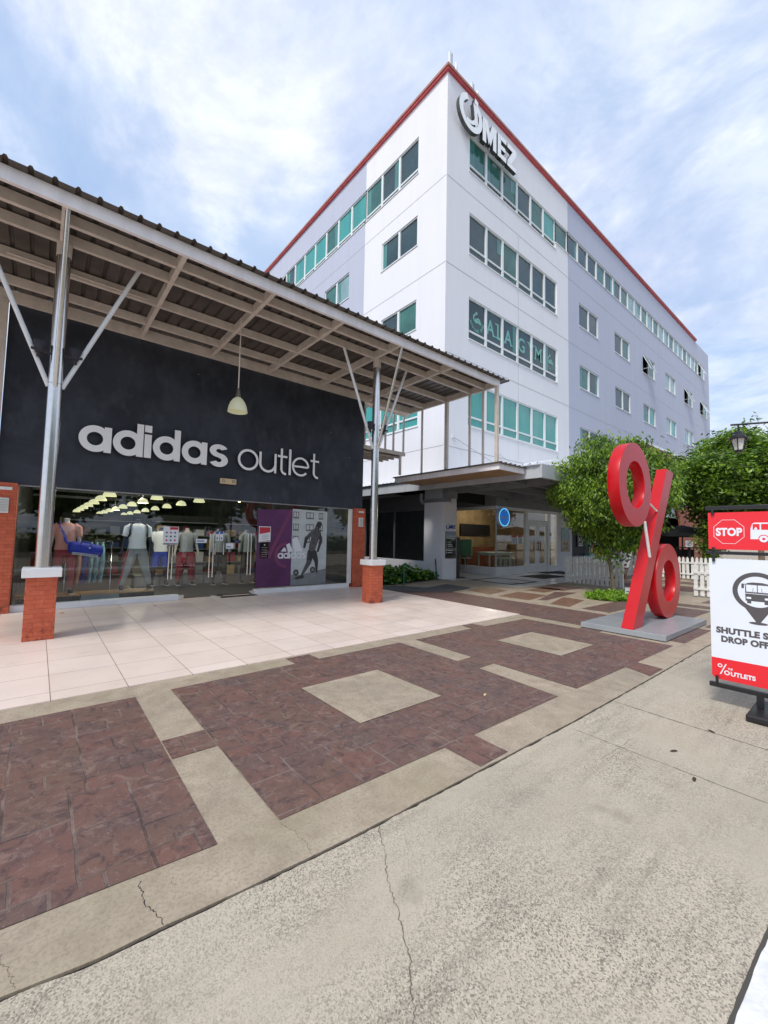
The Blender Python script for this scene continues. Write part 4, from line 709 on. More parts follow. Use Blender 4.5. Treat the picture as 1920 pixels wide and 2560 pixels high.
# ================================================================ LANTERN
ln = thing('street_lamp', (7.1, .45, 0), 'black lantern hanging from a thin iron arm at the right edge', 'lamp')
m = MB(); m.tube([(7.1, .45, 0), (7.1, .45, 3.3)], .04, 'black_metal', 12); m.tube([(7.1, .45, 3.02), (7.1, 1.26, 3.105)], .013, 'black_metal', 8); m.tube([(7.1, 1.18, 3.1), (7.1, 1.18, 3.0)], .008, 'black_metal', 8); m.build('post', ln)
m = MB(); c_ = (7.1, 1.18, 2.72); m.lathe(c_, [(0, .29), (.03, .285), (.045, .27), (.05, .25), (.075, .235), (.085, .215), (.088, .20), (.095, .198)], 'black_metal', 6, False)
m.lathe(c_, [(.095, .198), (.128, .19), (.13, .182), (.08, .178), (0, .178)], 'black_metal', 6, False); m.lathe(c_, [(0, 0), (.035, 0), (.05, .022), (.055, .03), (0, .03)], 'black_metal', 6, False)
for k_ in range(6): a = k_*PI/3; m.tube([(c_[0]+.052*math.cos(a), c_[1]+.052*math.sin(a), c_[2]+.025), (c_[0]+.088*math.cos(a), c_[1]+.088*math.sin(a), c_[2]+.182)], .006, 'black_metal', 6)
m.build('lantern_frame', ln); m = MB(); m.lathe(c_, [(.047, .028), (.081, .18)], 'lantern_pane', 6, False) if False else None
mat('lantern_pane', (.62, .63, .58), .35, var=.2, vscale=30); m.lathe(c_, [(.047, .03), (.080, .177)], 'lantern_pane', 6, False); m.build('lantern_glass', ln)
# ================================================================ FENCES
def fence(p0, p1, hs, label, sp_=.148):
    p0, p1 = Vector(p0), Vector(p1); d = (p1-p0); Ln = d.length; d.normalize(); nn = Vector((-d.y, d.x)); t = thing('picket_fence', (p0.x, p0.y, 0), label, 'fence', 'white picket fences'); cnt = int(Ln/sp_)
    rng = random.Random(int(p0.x*100))
    for i in range(cnt+1):
        h = (hs(i/cnt) if callable(hs) else hs)+rng.uniform(-.012, .012); wd = .046; q = p0+d*(Ln*i/cnt); ln_ = rng.uniform(-.012, .012)
        m = MB(lambda u, v, ww=0, q=q, ln_=ln_: (q.x+d.x*(u+ln_*v)+nn.x*ww, q.y+d.y*(u+ln_*v)+nn.y*ww, v)); z0 = .03+rng.uniform(0, .015)
        m.poly([(-wd, z0), (wd, z0), (wd, h-.09), (wd*.72, h-.045), (0, h), (-wd*.72, h-.045), (-wd, h-.09)], 0, .018, 'fence_white'); m.build('picket', t)
    h0 = (hs(0) if callable(hs) else hs)
    for z in (.26*h0, .74*h0):
        m = MB(lambda u, v, ww=0: (p0.x+d.x*u+nn.x*ww, p0.y+d.y*u+nn.y*ww, v)); m.box(-.05, Ln+.05, z-.03, z+.03, -.035, -.002, 'fence_white') if False else m.add([(u, z+s_*.032, ww) for u in (-.05, Ln+.05) for s_ in (-1, 1) for ww in (-.03, -.001)], [(0, 1, 3, 2), (4, 6, 7, 5), (0, 4, 5, 1), (2, 3, 7, 6), (0, 2, 6, 4), (1, 5, 7, 3)], 'fence_white'); m.build('rail', t)
    m = MB(); m.box(p1.x-.05, p1.x+.05, p1.y-.05, p1.y+.05, 0, h0*.93, 'fence_white'); m.build('post', t)
    return t
fence((14.55, 7.25), (14.6, 5.45), lambda t: .95 if t < .52 else .86-.03*t, 'white picket fence run between the café doors and the small tree')
fence((14.35, 3.42), (14.35, .4), .93, 'white picket fence run right behind the shuttle sign')
fence((20.7, 7.3), (20.7, .5), .95, 'white picket fence run farthest away, seen through the lower red ring'); fence((14.75, 7.3), (20.6, 7.35), .96, 'white picket fence run going back behind the nearest pickets, beside the easel board')
# ================================================================ VEGETATION
def leaves(mb, c, n, size, rng, spread, droop, mats, wide=.4, up=None):
    for _ in range(n):
        p = c+Vector((rng.gauss(0, spread), rng.gauss(0, spread), rng.gauss(0, spread*.75)))
        d = Vector((rng.uniform(-1, 1), rng.uniform(-1, 1), rng.uniform(-.6, .4)-droop)).normalized(); s_ = size*rng.uniform(.7, 1.25)
        a = d.cross(Vector((rng.uniform(-1, 1), rng.uniform(-1, 1), rng.uniform(.3, 1)))).normalized(); b = d.cross(a)
        k = len(mb.v); mid = p+d*s_*.45
        mb.v += [tuple(p), tuple(mid+a*s_*wide*.5+b*s_*.08), tuple(p+d*s_), tuple(mid-a*s_*wide*.5+b*s_*.08)]; i = mb.mi(rng.choice(mats)); mb.f += [[k, k+1, k+2], [k, k+2, k+3]]; mb.m += [i, i]; mb.sm += [False, False]
def tree(name, base, cc, rad, ncl, nl, size, label, group, seed, droop, mats, trunk_r, fork, shell=.5, low=-.9, bump=.28, spread=.15, wide=.4, bend=(0, 0)):
    rng = random.Random(seed); t = thing(name, (base[0], base[1], 0), label, 'tree', group); b = Vector((base[0], base[1], 0)); c = Vector(cc); top = Vector((b.x+bend[0], b.y+bend[1], fork))
    m = MB(); m.tube([b, b.lerp(top, .3)+Vector((rng.uniform(-.03, .03), rng.uniform(-.03, .03), 0)), b.lerp(top, .65)+Vector((rng.uniform(-.03, .03), .02, 0)), top], [trunk_r*1.25, trunk_r, trunk_r*.92, trunk_r*.85], 'bark', 12)
    ends = []
    for i in range(9):
        a = i*2.4+rng.uniform(-.3, .3); e = c+Vector((rad[0]*.62*math.cos(a), rad[1]*.62*math.sin(a), rad[2]*rng.uniform(-.2, .7))); mdl = top.lerp(e, .45)+Vector((0, 0, .15)); m.tube([top-Vector((0, 0, .08)), mdl, e], [trunk_r*.55, trunk_r*.32, trunk_r*.12], 'bark', 7); ends.append(e)
    m.build('trunk', t, fix=False); m = MB()
    for i in range(ncl):
        while True:
            v = Vector((rng.gauss(0, 1), rng.gauss(0, 1), rng.gauss(0, 1))).normalized()
            if v.z > low: break
        rr_ = (shell+(1-shell)*rng.random()**.5)*(1+bump*noise.noise(v*2.3+Vector((seed, 0, 0)))+bump*.5*noise.noise(v*6+Vector((seed, 3, 0)))); 
        p = c+Vector((v.x*rad[0], v.y*rad[1], v.z*rad[2]))*rr_
        if v.z < 0: p.x = lerp(p.x, c.x, .5*(-v.z)); p.y = lerp(p.y, c.y, .5*(-v.z))
        ms = mats[min(len(mats)-1, int(rng.random()*len(mats)))]; leaves(m, p, nl, size, rng, spread, droop, ms, wide)
    m.build('crown', t, fix=False); return t
LB, LM, LD = 'leaf_bright', 'leaf_mid', 'leaf_dark'
tree('tree', (12.75, 4.95), (12.8, 4.95, 2.85), (1.6, 1.6, 1.62), 900, 50, .13, 'small round crowned tree with drooping pale leaves in a grass patch behind the sculpture', 'small trees by the café', 3, .75, [[LB, LB, LM], [LB, LM], [LD, LM], [LB, LM, LD]], .052, 1.45, shell=.4, low=-.97, bump=.30, spread=.14, wide=.36, bend=(-.15, .1))
tree('tree', (22.6, 5.0), (22.4, 3.95, 4.05), (2.3, 2.2, 2.05), 900, 44, .175, 'broad dense tree with darker leaves, behind the stop sign', 'small trees by the café', 11, .2, [[LM, LM, LB], [LM, LD], [LD, LM, LD], [LB, LM]], .11, 1.7, shell=.45, low=-.85, bump=.45, spread=.2, wide=.5)
tree('tree', (33, 4.6), (33, 4.3, 6.4), (3.6, 3.4, 2.3), 150, 30, .24, 'thin open crowned tree with wispy branches far behind the lantern', 'small trees by the café', 23, .1, [[LM, LD], [LM]], .14, 3.6, shell=.3, low=-.6, bump=.8, spread=.24, wide=.4)
tree('tree', (21.6, 4.75), (21.5, 4.55, 1.55), (.42, .5, .95), 60, 34, .13, 'slim leafy climber clad sapling left of the stop sign', 'small trees by the café', 31, .2, [[LB, LM], [LM, LD]], .05, 1.0, shell=.2, low=-1, bump=.4, spread=.13, wide=.5)
tree('tree', (17.4, .9), (17.4, .9, 1.9), (.9, 1.1, 1.1), 120, 34, .12, 'low bushy tree mostly hidden behind the shuttle board', 'small trees by the café', 37, .2, [[LB, LM], [LM, LD]], .05, 1.1, shell=.3, low=-.9, bump=.3, spread=.15, wide=.5)
m = MB(); rng = random.Random(5)
for i in range(3200):
    a = rng.uniform(0, 2*PI); q_ = math.sqrt(rng.random()); x = 12.1+1.0*q_*math.cos(a)*(1+.1*math.sin(3*a)); y = 4.68+.62*q_*math.sin(a); h = rng.uniform(.06, .17)*(1.25-q_*.6); dx, dy = rng.uniform(-.04, .04), rng.uniform(-.04, .04); k = len(m.v); m.v += [(x-.013, y, 0), (x+.013, y+.004, 0), (x+dx, y+dy, h)]; i_ = m.mi(rng.choice(['grass_blade', 'grass_blade', 'leaf_bright'])); m.f.append([k, k+1, k+2]); m.m.append(i_); m.sm.append(False)

for i in range(420):
    a = rng.uniform(0, 2*PI); q_ = math.sqrt(rng.random()); leaves(m, Vector((12.1+1.0*q_*math.cos(a), 4.68+.62*q_*math.sin(a), .05+.05*(1-q_))), 9, .09, rng, .035, -.25, ['grass_blade', 'leaf_bright', 'leaf_mid'], .45)
m.add([(12.1+1.0*math.cos(2*PI*i/40), 4.68+.62*math.sin(2*PI*i/40), .007) for i in range(40)], [list(range(40))], 'soil'); gg = m.build('grass', fix=False); gg['kind'] = 'stuff'
# climbing plants bed
m = MB(); rng = random.Random(8)
for i in range(330):
    u, v = rng.random(), rng.random(); x = lerp(8.2, 11.35, u); y = lerp(lerp(10.0, 10.62, u), 12.3, v**1.6); h = .55*(1-.45*abs(u-.35))*(.6+.4*noise.noise(Vector((x*2, y*2, 0))))+.06
    if u > .8: h *= (1-u)*3.4+.3
    leaves(m, Vector((x, y, rng.uniform(.08, max(.1, h)))), 18, .14, rng, .09, -.05, rng.choice([['leaf_deep', 'leaf_mid'], ['leaf_deep', LD], ['leaf_deep', LB]]), .85)
m.build('crown', None, fix=False); pb = bpy.data.objects['crown.005'] if 'crown.005' in bpy.data.objects else col.objects[-1]
pb.name = 'planting_bed'; tag(pb, 'low bed of broad leaved green plants between the brick pilaster and the white pier', 'plants')
m = MB(); m.add([(7.9, 10.5, .012), (8.7, 9.95, .012), (11.35, 10.55, .012), (11.45, 12.6, .012), (7.9, 12.6, .012)], [(0, 1, 2, 3, 4)], 'soil'); struct(m.build('soil', fix=False))
for (x, y, tx, ty, h, lb) in ((8.94, 9.7, 0, 0, .67, 'upright dark green rope post in front of the planting bed'), (11.25, 10.44, -.14, -.05, .74, 'leaning dark green rope post by the white pier')):
    t = thing('rope_post', (x, y, 0), lb, 'post', 'green rope posts'); m = MB(); m.tube([(x, y, 0), (x+tx, y+ty, h)], .026, 'green_metal', 10); m.build('post', t); m = MB(); m.lathe((x+tx, y+ty, h), [(.03, 0), (.03, .015), (0, .02)], 'green_metal', 10); m.build('cap', t)
m = MB(); a = Vector((8.94, 9.7, .62)); b = Vector((11.11, 10.39, .72)); m.tube([a.lerp(b, i/14)-Vector((0, 0, .28*math.sin(PI*i/14))) for i in range(15)], .009, 'rope_white', 6); ro = m.build('rope'); tag(ro, 'thin white rope sagging between the two green posts', 'rope')
m = MB(); m.add([(7.74, 9.6, .014), (7.85, 8.5, .014), (8.98, 7.8, .014), (10.27, 8.1, .014), (10.42, 9.22, .014), (9.1, 8.85, .014), (8.6, 9.75, .014)], [list(range(7))], 'grey_mat'); mm_ = m.build('floor_mat', fix=False); tag(mm_, 'irregular dark grey rubber mat beside the cream tiles', 'mat')
# ================================================================ PIER BOARDS, CAFÉ FRONT, SIGNS
Tp = negY(0, 10.4, 0)
t = thing('directory_board', (11.93, 10.4, 1.26), 'black directory board with tiny white lines on the white pier', 'board'); m = MB(Tp); m.box(11.64, 12.23, .76, 1.77, 0, .02, 'black_plastic') if False else m.poly([(11.64, .76), (12.23, .76), (12.23, 1.77), (11.64, 1.77)], .001, .02, 'glass_dark'); m.build('panel', t)
m = MB(Tp)
for z, wd in ((1.60, .44), (1.52, .38), (1.37, .19), (1.29, .26), (1.22, .28), (1.1, .03), (1.06, .28), (.98, .25)): m.disc(11.70, z, .018, .02, .022, 'paper', 10); m.poly([(11.76, z-.012), (11.76+wd, z-.012), (11.76+wd, z+.012), (11.76, z+.012)], .02, .022, 'paper')
m.build('print', t)
t = thing('pier_sign', (11.92, 10.4, 1.95), 'small blue raised letters with ring emblem above the directory board', 'sign'); m = MB(Tp); m.ring(11.76, 1.93, .09, .062, .001, .02, 'print_blue', 130, 380, 20); m.disc(11.79, 2.03, .017, .001, .02, 'print_blue', 10); m.build('emblem', t); m = MB(Tp); m.text('MEZ', .17, 'print_blue', .001, .025, 12.02, 1.885, bold=.006, sxx=1.0); m.build('letter', t)
t = thing('standing_sign', (12.42, 10.45, 0), 'tall thin black standing display behind the white pier', 'sign'); MB().box(12.29, 12.55, 10.46, 10.52, .03, 1.57, 'black_plastic').build('panel', t); MB().box(12.25, 12.75, 10.35, 10.65, .008, .03, 'black_metal').build('foot', t)
t = thing('round_sign', (15.2, 10.2, 2.45), 'glowing round blue sign on the café corner', 'sign'); m = MB(negY(0, 10.38, 0)); m.disc(15.2, 2.45, .38, 0, .12, 'neon_blue', 40, side='frame_white'); m.build('panel', t); m = MB(negY(0, 10.38, 0)); m.ring(15.2, 2.45, .385, .355, .12, .13, 'neon_rim', n=40); m.poly([(14.92, 2.41), (15.48, 2.41), (15.48, 2.46), (14.92, 2.46)], .12, .127, 'paper'); m.disc(15.2, 2.70, .035, .12, .127, 'paper', 12); m.poly([(15.14, 2.66), (15.2, 2.66), (15.3, 2.75), (15.2, 2.72)], .121, .128, 'paper'); m.build('print', t)
for x, lb, kd in ((16.1, 'notice with blue squares under a red header, left of the two on the café glass', 0), (16.6, 'tilted notice with teal lower part, right of the two on the café glass', 1)):
    t = thing('notice', (x, 10.42, 1.5), lb, 'notice', 'notices on the café glass'); m = MB(negY(0, 10.48, 0)); a = .0 if kd == 0 else .03; m.poly([(x, 1.31), (x+.33, 1.31+a), (x+.33, 1.70+a), (x, 1.70)], 0, .004, 'paper'); m.poly([(x, 1.61), (x+.33, 1.61+a), (x+.33, 1.70+a), (x, 1.70)], .004, .006, 'print_red')
    for i in range(3):
        for j in range(3): m.poly([(x+.06+i*.08, 1.36+j*.08), (x+.10+i*.08, 1.36+j*.08), (x+.10+i*.08, 1.41+j*.08), (x+.06+i*.08, 1.41+j*.08)], .004, .006, 'print_blue' if kd == 0 else 'print_teal')
    m.build('sheet', t)
t = thing('wall_poster', (20.8, 10.4, 1.55), 'beach scene poster with blue sea and sand on the white wall', 'poster'); m = MB(negY(0, 10.43, 0)); m.poly([(20.4, .96), (21.28, .94), (21.28, 1.52), (20.4, 1.56)], .001, .02, 'sand'); m.poly([(20.4, 1.5601), (21.28, 1.5201), (21.28, 2.14), (20.4, 2.16)], .001, .02, 'sea_blue'); m.disc(20.7, 1.38, .07, .02, .023, 'brown_wood', 9); m.disc(21.0, 1.42, .06, .02, .023, 'print_red', 7); m.ring(20.95, 1.25, .12, .07, .02, .023, 'brown_patch', n=14, ex=1.3); m.poly([(20.5, 1.05), (21.1, 1.07), (21.15, 1.12), (20.6, 1.1)], .02, .023, 'brown_patch'); m.build('print', t)
t = thing('square_sign', (22.4, 10.4, 1.55), 'black square sign with white scribbled drawing on the dark wall', 'sign'); m = MB(negY(0, 10.43, 0)); m.poly([(22.05, 1.2), (22.78, 1.2), (22.78, 1.98), (22.05, 1.98)], .02, .06, 'black_plastic'); m.build('panel', t); m = MB(negY(0, 10.43, 0))
for q_ in ([(22.2, 1.5), (22.28, 1.5), (22.36, 1.88), (22.28, 1.9)], [(22.4, 1.5), (22.48, 1.5), (22.56, 1.9), (22.46, 1.88)], [(22.25, 1.66), (22.6, 1.72), (22.6, 1.78), (22.25, 1.72)], [(22.18, 1.25), (22.65, 1.25), (22.65, 1.29), (22.18, 1.29)], [(22.18, 1.34), (22.65, 1.34), (22.65, 1.37), (22.18, 1.37)], [(22.52, 1.42), (22.62, 1.42), (22.66, 1.62), (22.56, 1.62)]): m.poly(q_, .06, .064, 'paper')
m.build('print', t)
t = thing('pin_sign', (23.1, 10.35, 0), 'teal map pin shaped sign on a short stand by the dark wall', 'sign'); m = MB(negY(0, 10.3, 0)); m.ring(23.1, 1.78, .33, .25, 0, .08, 'teal_sign', n=32); m.disc(23.1, 1.78, .25, .01, .06, 'glass_dark', 30); m.poly([(22.83, 1.58), (23.37, 1.58), (23.12, 1.0), (23.08, 1.0)], .002, .078, 'teal_sign') ; m.build('panel', t); m = MB(); m.tube([(23.1, 10.27, 0), (23.1, 10.27, 1.05)], .04, 'teal_sign', 10); m.box(22.9, 23.3, 10.1, 10.4, .006, .85, 'teal_sign'); m.build('stand', t); m = MB(negY(0, 10.3, 0)); m.poly([(22.92, 1.84), (23.28, 1.84), (23.28, 1.88), (22.92, 1.88)], .0601, .082, 'teal_sign'); m.poly([(22.95, 1.66), (23.25, 1.66), (23.25, 1.74), (22.95, 1.74)], .0601, .082, 'teal_sign'); m.build('print', t)
t = thing('menu_board', (24.3, 10.3, 1.4), 'red and white menu panel on the brick wall beside the pin sign', 'board'); m = MB(negY(0, SY-.02, 0)); m.poly([(24.0, 1.3), (24.75, 1.3), (24.75, 2.0), (24.0, 2.0)], .001, .02, 'print_red'); m.poly([(24.08, 1.32), (24.67, 1.32), (24.67, 1.55), (24.08, 1.55)], .02, .024, 'paper'); m.build('panel', t); m = MB(negY(0, SY-.02, 0)); m.disc(24.38, 1.78, .1, .02, .024, 'paper', 12); m.build('print', t)
t = thing('small_notice', (12.0, 4.3, 0), 'small white label on a stake in the grass beside the sculpture', 'label'); m = MB(); m.tube([(12.0, 4.33, 0), (12.0, 4.33, .18)], .006, 'black_metal', 6); m.build('stake', t); m = MB(lambda u, v, ww=0: (12.0-ww-.25*v, 4.40-u-.1*v, .12+v)); m.poly([(0, 0), (.13, 0), (.13, .19), (0, .19)], 0, .006, 'paper'); m.poly([(.03, .08), (.1, .08), (.1, .1), (.03, .1)], .006, .008, 'print_blue'); m.build('panel', t)
t = thing('easel_board', (17.9, 6.65, 0), 'leaning menu board with brown dish pictures on wooden legs', 'board'); Te = lambda u, v, ww=0: (17.9-ww+.22*v, 6.95-u-.17*v, v); m = MB(Te); m.poly([(-.02, .50), (.40, .50), (.40, 1.42), (-.02, 1.42)], 0, .02, 'paper'); m.build('panel', t); m = MB(Te); rng = random.Random(2)
for j in range(5):
    for i in range(2): m.disc(.09+.2*i+rng.uniform(-.02, .02), .6+.17*j, .06, .02, .024, rng.choice(['brown_wood', 'brown_patch', 'print_dark']), 9)
m.build('print', t); 
for u in (0, .38): m = MB(Te); m.poly([(u-.02, 0), (u+.02, 0), (u+.02, .5), (u-.02, .5)], -.01, .02, 'brown_wood'); m.build('leg', t)
m = MB(Te); m.poly([(.02, .44), (.36, .44), (.36, .4999), (.02, .4999)], -.01, .03, 'brown_wood'); m.tube([(.19, 1.3, -.02), (.19, .02, -.45)], .018, 'brown_wood', 6); m.build('frame', t)
px_, py_ = 23.4, 6.05
t = thing('parasol', (px_, py_, 0), 'low black square parasol over the café tables', 'parasol'); m = MB(); q4 = [(px_-1.6, py_-1.5), (px_+1.6, py_-1.5), (px_+1.6, py_+1.5), (px_-1.6, py_+1.5)]; m.add([(*q, 1.96) for q in q4]+[(px_, py_, 2.36)]+[(*q, 1.80) for q in q4], [(0, 1, 4), (1, 2, 4), (2, 3, 4), (3, 0, 4), (0, 1, 6, 5), (1, 2, 7, 6), (2, 3, 8, 7), (3, 0, 5, 8)], 'umbrella_cloth'); m.build('canopy', t, fix=False); m = MB(); m.tube([(px_, py_, 0), (px_, py_, 2.36)], .03, 'black_metal', 10); m.build('pole', t)
for dx, dy in ((1.6, 1.5), (-1.6, 1.5), (1.6, -1.5), (-1.6, -1.5)): m = MB(); m.tube([(px_, py_, 2.3), (px_+dx, py_+dy, 1.94)], .014, 'black_metal', 6); m.build('rib', t)
def chair(x, y, label):
    t = thing('cafe_chair', (x, y, 0), label, 'chair', 'black café chairs behind the picket fence')
    for a, b in ((-.2, -.2), (.2, -.2), (-.2, .2), (.2, .2)): m = MB(); m.tube([(x+a, y+b, 0), (x+a*.9, y+b*.9, .62)], .016, 'black_metal', 6); m.build('leg', t)
    MB().box(x-.22, x+.22, y-.22, y+.22, .62, .66, 'black_plastic').build('seat', t); m = MB(); m.tube([(x+.2, y-.2, .66), (x+.25, y-.2, 1.3), (x+.25, y+.2, 1.3), (x+.2, y+.2, .66)], .02, 'black_metal', 6); m.box(x+.22, x+.245, y-.18, y+.18, .85, 1.22, 'black_plastic'); m.build('backrest', t)
chair(22.6, 6.15, 'black café bar chair nearest the slash of the sculpture'); chair(22.9, 5.75, 'black café bar chair between the sculpture and the no smoking sign')
t = thing('notice_stand', (22.0, 5.35, 0), 'no smoking sign on a black post beyond the farthest picket fence', 'sign'); m = MB(); m.tube([(22.0, 5.45, 0), (22.0, 5.45, 1.36)], .06, 'black_metal', 8); m.box(21.8, 22.3, 5.05, 5.9, 1.30, 1.34, 'black_metal'); m.build('post', t); Tn = negX(21.8, 5.52, 0); m = MB(Tn); m.poly([(0, 1.345), (.26, 1.345), (.26, 1.62), (0, 1.62)], 0, .01, 'paper'); m.build('panel', t); m = MB(Tn); m.ring(.13, 1.485, .095, .076, .01, .013, 'print_dark', n=20); m.poly([(.065, 1.435), (.08, 1.42), (.195, 1.535), (.18, 1.55)], .01, .014, 'print_dark'); m.poly([(.08, 1.478), (.18, 1.478), (.18, 1.496), (.08, 1.496)], .01, .0125, 'print_dark'); m.build('print', t)
# café furniture seen through the glass
t = thing('cafe_table', (16.5, 11.3, 0), 'pale green turned leg table by the café corner window', 'table'); MB().box(15.2, 17.0, 11.0, 11.7, .88, .93, 'cream_wood').build('table_top', t); MB().box(15.3, 16.9, 11.06, 11.64, .80, .88, 'cream_wood').build('apron', t)
for x in (15.27, 16.93):
    for y in (11.06, 11.64): m = MB(); m.lathe((x, y, .012), [(.03, 0), (.025, .1), (.04, .25), (.028, .3), (.045, .5), (.035, .75), (.045, .8)], 'cream_wood', 10); m.build('leg', t)
for i, x in enumerate((15.75, 16.15, 16.55)):
    t = thing('stool', (x, 10.85, 0), '%s pale green stool in front of the café table' % ('left', 'middle', 'right')[i], 'stool', 'stools at the café table'); MB().box(x-.15, x+.15, 10.7, 11.0-.02, .66, .70, 'cream_wood').build('seat', t)
    for a in (-.12, .12):
        for b in (-.11, .11): m = MB(); m.tube([(x+a*1.2, 10.84+b*1.2, .012), (x+a, 10.84+b, .66)], .016, 'cream_wood', 6); m.build('leg', t)
t = thing('bench', (15.5, 13.2, 0), 'mint green high backed bench behind the café side window', 'bench'); MB().box(15.45, 15.53, 12.2, 14.1, .72, 1.48, 'mint_wood').build('backrest', t); MB().box(15.0+.06, 15.44, 12.2, 14.1, .60, .66, 'cream_wood').build('seat', t)
for y in (12.4, 13.9): m = MB(); m.lathe((15.25, y, .012), [(.04, 0), (.03, .2), (.05, .3), (.04, .59)], 'cream_wood', 10); m.build('leg', t)
t = thing('doormat', (19, 10.1, 0), 'dark doormat before the café doors', 'mat'); MB().box(17.9, 19.6, 9.75, 10.2, .012, .03, 'rubber_mat').build('pad', t); m = MB(); frame = [(17.88, 19.62, 9.73, 9.749), (17.88, 19.62, 10.201, 10.22)]; [m.box(*a, .012, .028, 'black_metal') for a in frame]; m.build('edge', t)
# ================================================================ INSIDE THE SHOP
for i, (a, b, lb, wt) in enumerate(((-.25, .72, 'grey drawer plinth with timber top under the pink top mannequin', 0), (.74, 1.40, 'grey plinth with timber top between the two front mannequins', 0), (1.41, 2.06, 'plinth with timber top under the white shirt mannequin', 0))):
    t = thing('display_plinth', ((a+b)/2, 10.7, 0), lb, 'plinth', 'display plinths in the shop window'); MB().box(a, b, 10.42, 11.0, .013, .20, 'interior_dark' if i != 1 else 'drawer_grey').build('base', t); MB().box(a-.005, b+.005, 10.41, 11.01, .20, .22, 'wood_top').build('top', t)
def mannequin(x, y, z0, skin, top, bottom, label, spread=.12, legc=None, arm=.30, h=1., short=False, hood=False, stripe=None, legw=1., shoe=True, rot=0):
    t = thing('mannequin', (x, y, z0), label, 'mannequin', 'headless mannequins in the shop'); c_, s_ = math.cos(rot), math.sin(rot)
    W = lambda u, v, ww=0: (x+(u*c_-v*s_)*h, y+(u*s_+v*c_)*h, z0+ww*h)
    m = MB(W); m.tube([(0, 0, .80), (0, 0, .92), (0, 0, 1.04), (0, 0, 1.22), (0, .0, 1.36), (0, .01, 1.42), (0, .01, 1.46), (0, 0, 1.54)], [(.13, .09), (.155, .10), (.125, .085), (.155, .10), (.165, .095), (.11, .075), (.052, .052), (.05, .05)], skin, 18)
    hands = []
    for sd_ in (-1, 1):
        sp_ = spread*(1 if not isinstance(spread, tuple) else 1); fx = sd_*(spread+.06)
        m.tube([(sd_*.08, 0, .88), (sd_*(.09+spread*.4), -.02, .48), (fx, .02, .10), (fx, .02, .03)], [.082, .055, .034, .036], skin, 12)
        ax = sd_*arm; m.tube([(sd_*.15, 0, 1.38), (sd_*.19, 0, 1.34), (sd_*(.19+(arm-.19)*.6), .02, 1.10), (ax, -.05, .86)], [.05, .047, .036, .026], skin, 10)
        m.tube([(ax, -.05, .87), (ax+sd_*.005, -.06, .80)], [(.03, .018), (.036, .018)], skin, 8)
        for f_ in range(4): m.tube([(ax+sd_*.003, -.06-.0+(f_-1.5)*.015, .805), (ax-sd_*.004, -.065+(f_-1.5)*.016, .775), (ax-sd_*.02, -.065+(f_-1.5)*.014, .745+abs(f_-1.5)*.006)], [.009, .0085, .007], skin, 6)
        m.tube([(ax, -.085, .85), (ax-sd_*.01, -.115, .815), (ax-sd_*.012, -.115, .79)], [.010, .009, .007], skin, 6)
    m.build('body', t)
    m = MB(W); m.tube([(0, 0, .90), (0, 0, 1.04), (0, 0, 1.22), (0, 0, 1.36), (0, .01, 1.42), (0, .01, 1.45)], [(.185, .125), (.165, .115), (.178, .12), (.185, .11), (.13, .09), (.07, .066)], top, 20)
    for sd_ in (-1, 1):
        e = ((sd_*(.19+(arm-.19)*.45), .015, 1.17) if not hood else (sd_*(arm-.01), -.045, .90)); m.tube([(sd_*.13, 0, 1.385), (sd_*.20, 0, 1.345), e], [.068, .072, .062 if not hood else .045], top, 12)
    if hood: m.tube([(0, .06, 1.38), (0, .10, 1.46), (0, .06, 1.52)], [(.10, .05), (.12, .06), (.08, .04)], top, 12)
    m.build('shirt', t)
    m = MB(W); m.tube([(0, 0, .78), (0, 0, .88), (0, 0, .95)], [(.165, .115), (.172, .115), (.158, .105)], bottom, 18)
    for sd_ in (-1, 1):
        fx = sd_*(spread+.06)
        if short: m.tube([(sd_*.085, 0, .86), (sd_*(.10+spread*.3), -.01, .50)], [.105*legw, .10*legw], bottom, 12)
        else: m.tube([(sd_*.085, 0, .86), (sd_*(.09+spread*.2), -.01, .66), (sd_*(.09+spread*.4), -.02, .48), (fx, .02, .15), (fx, .02, .11)], [.098*legw, .092*legw, .073*legw, .052*legw, .044*legw], bottom, 14)
    m.build('trousers', t)
    if stripe:
        m = MB(W); m.tube([(-.165, -.06, .86), (-(.16+spread*.3), -.06, .6), (-(spread+.11), -.03, .15)], [.02, .02, .016], stripe, 8); m.build('side_stripe', t)
    if shoe:
        for sd_ in (-1, 1):
            fx = sd_*(spread+.06); m = MB(W); m.tube([(fx, .07, .05), (fx, .03, .06), (fx+sd_*.01, -.06, .045), (fx+sd_*.02, -.15, .03)], [(.033, .045), (.038, .055), (.042, .038), (.03, .022)], 'shoe_black', 10); m.add([(fx-.04, .10, 0), (fx+.04, .10, 0), (fx+.05+sd_*.02, -.17, 0), (fx-.03+sd_*.02, -.17, 0), (fx-.04, .10, .022), (fx+.04, .10, .022), (fx+.05+sd_*.02, -.17, .022), (fx-.03+sd_*.02, -.17, .022)], [(0, 1, 2, 3), (4, 5, 6, 7), (0, 1, 5, 4), (1, 2, 6, 5), (2, 3, 7, 6), (3, 0, 4, 7)], 'shoe_sole'); m.build('shoe', t)
    return t
m1 = mannequin(.45, 10.72, .22, 'skin_white', 'cloth_pink', 'cloth_maroon', 'mannequin in a pink top and maroon leggings with a blue bag, near the left pole', spread=.06, arm=.25, legw=.9)
m2 = mannequin(1.74, 10.75, .22, 'body_navy', 'cloth_white', 'cloth_grey', 'dark mannequin in a white T-shirt and grey joggers, legs apart', spread=.20, arm=.29, legw=1.15, stripe='cloth_red', h=1.02)
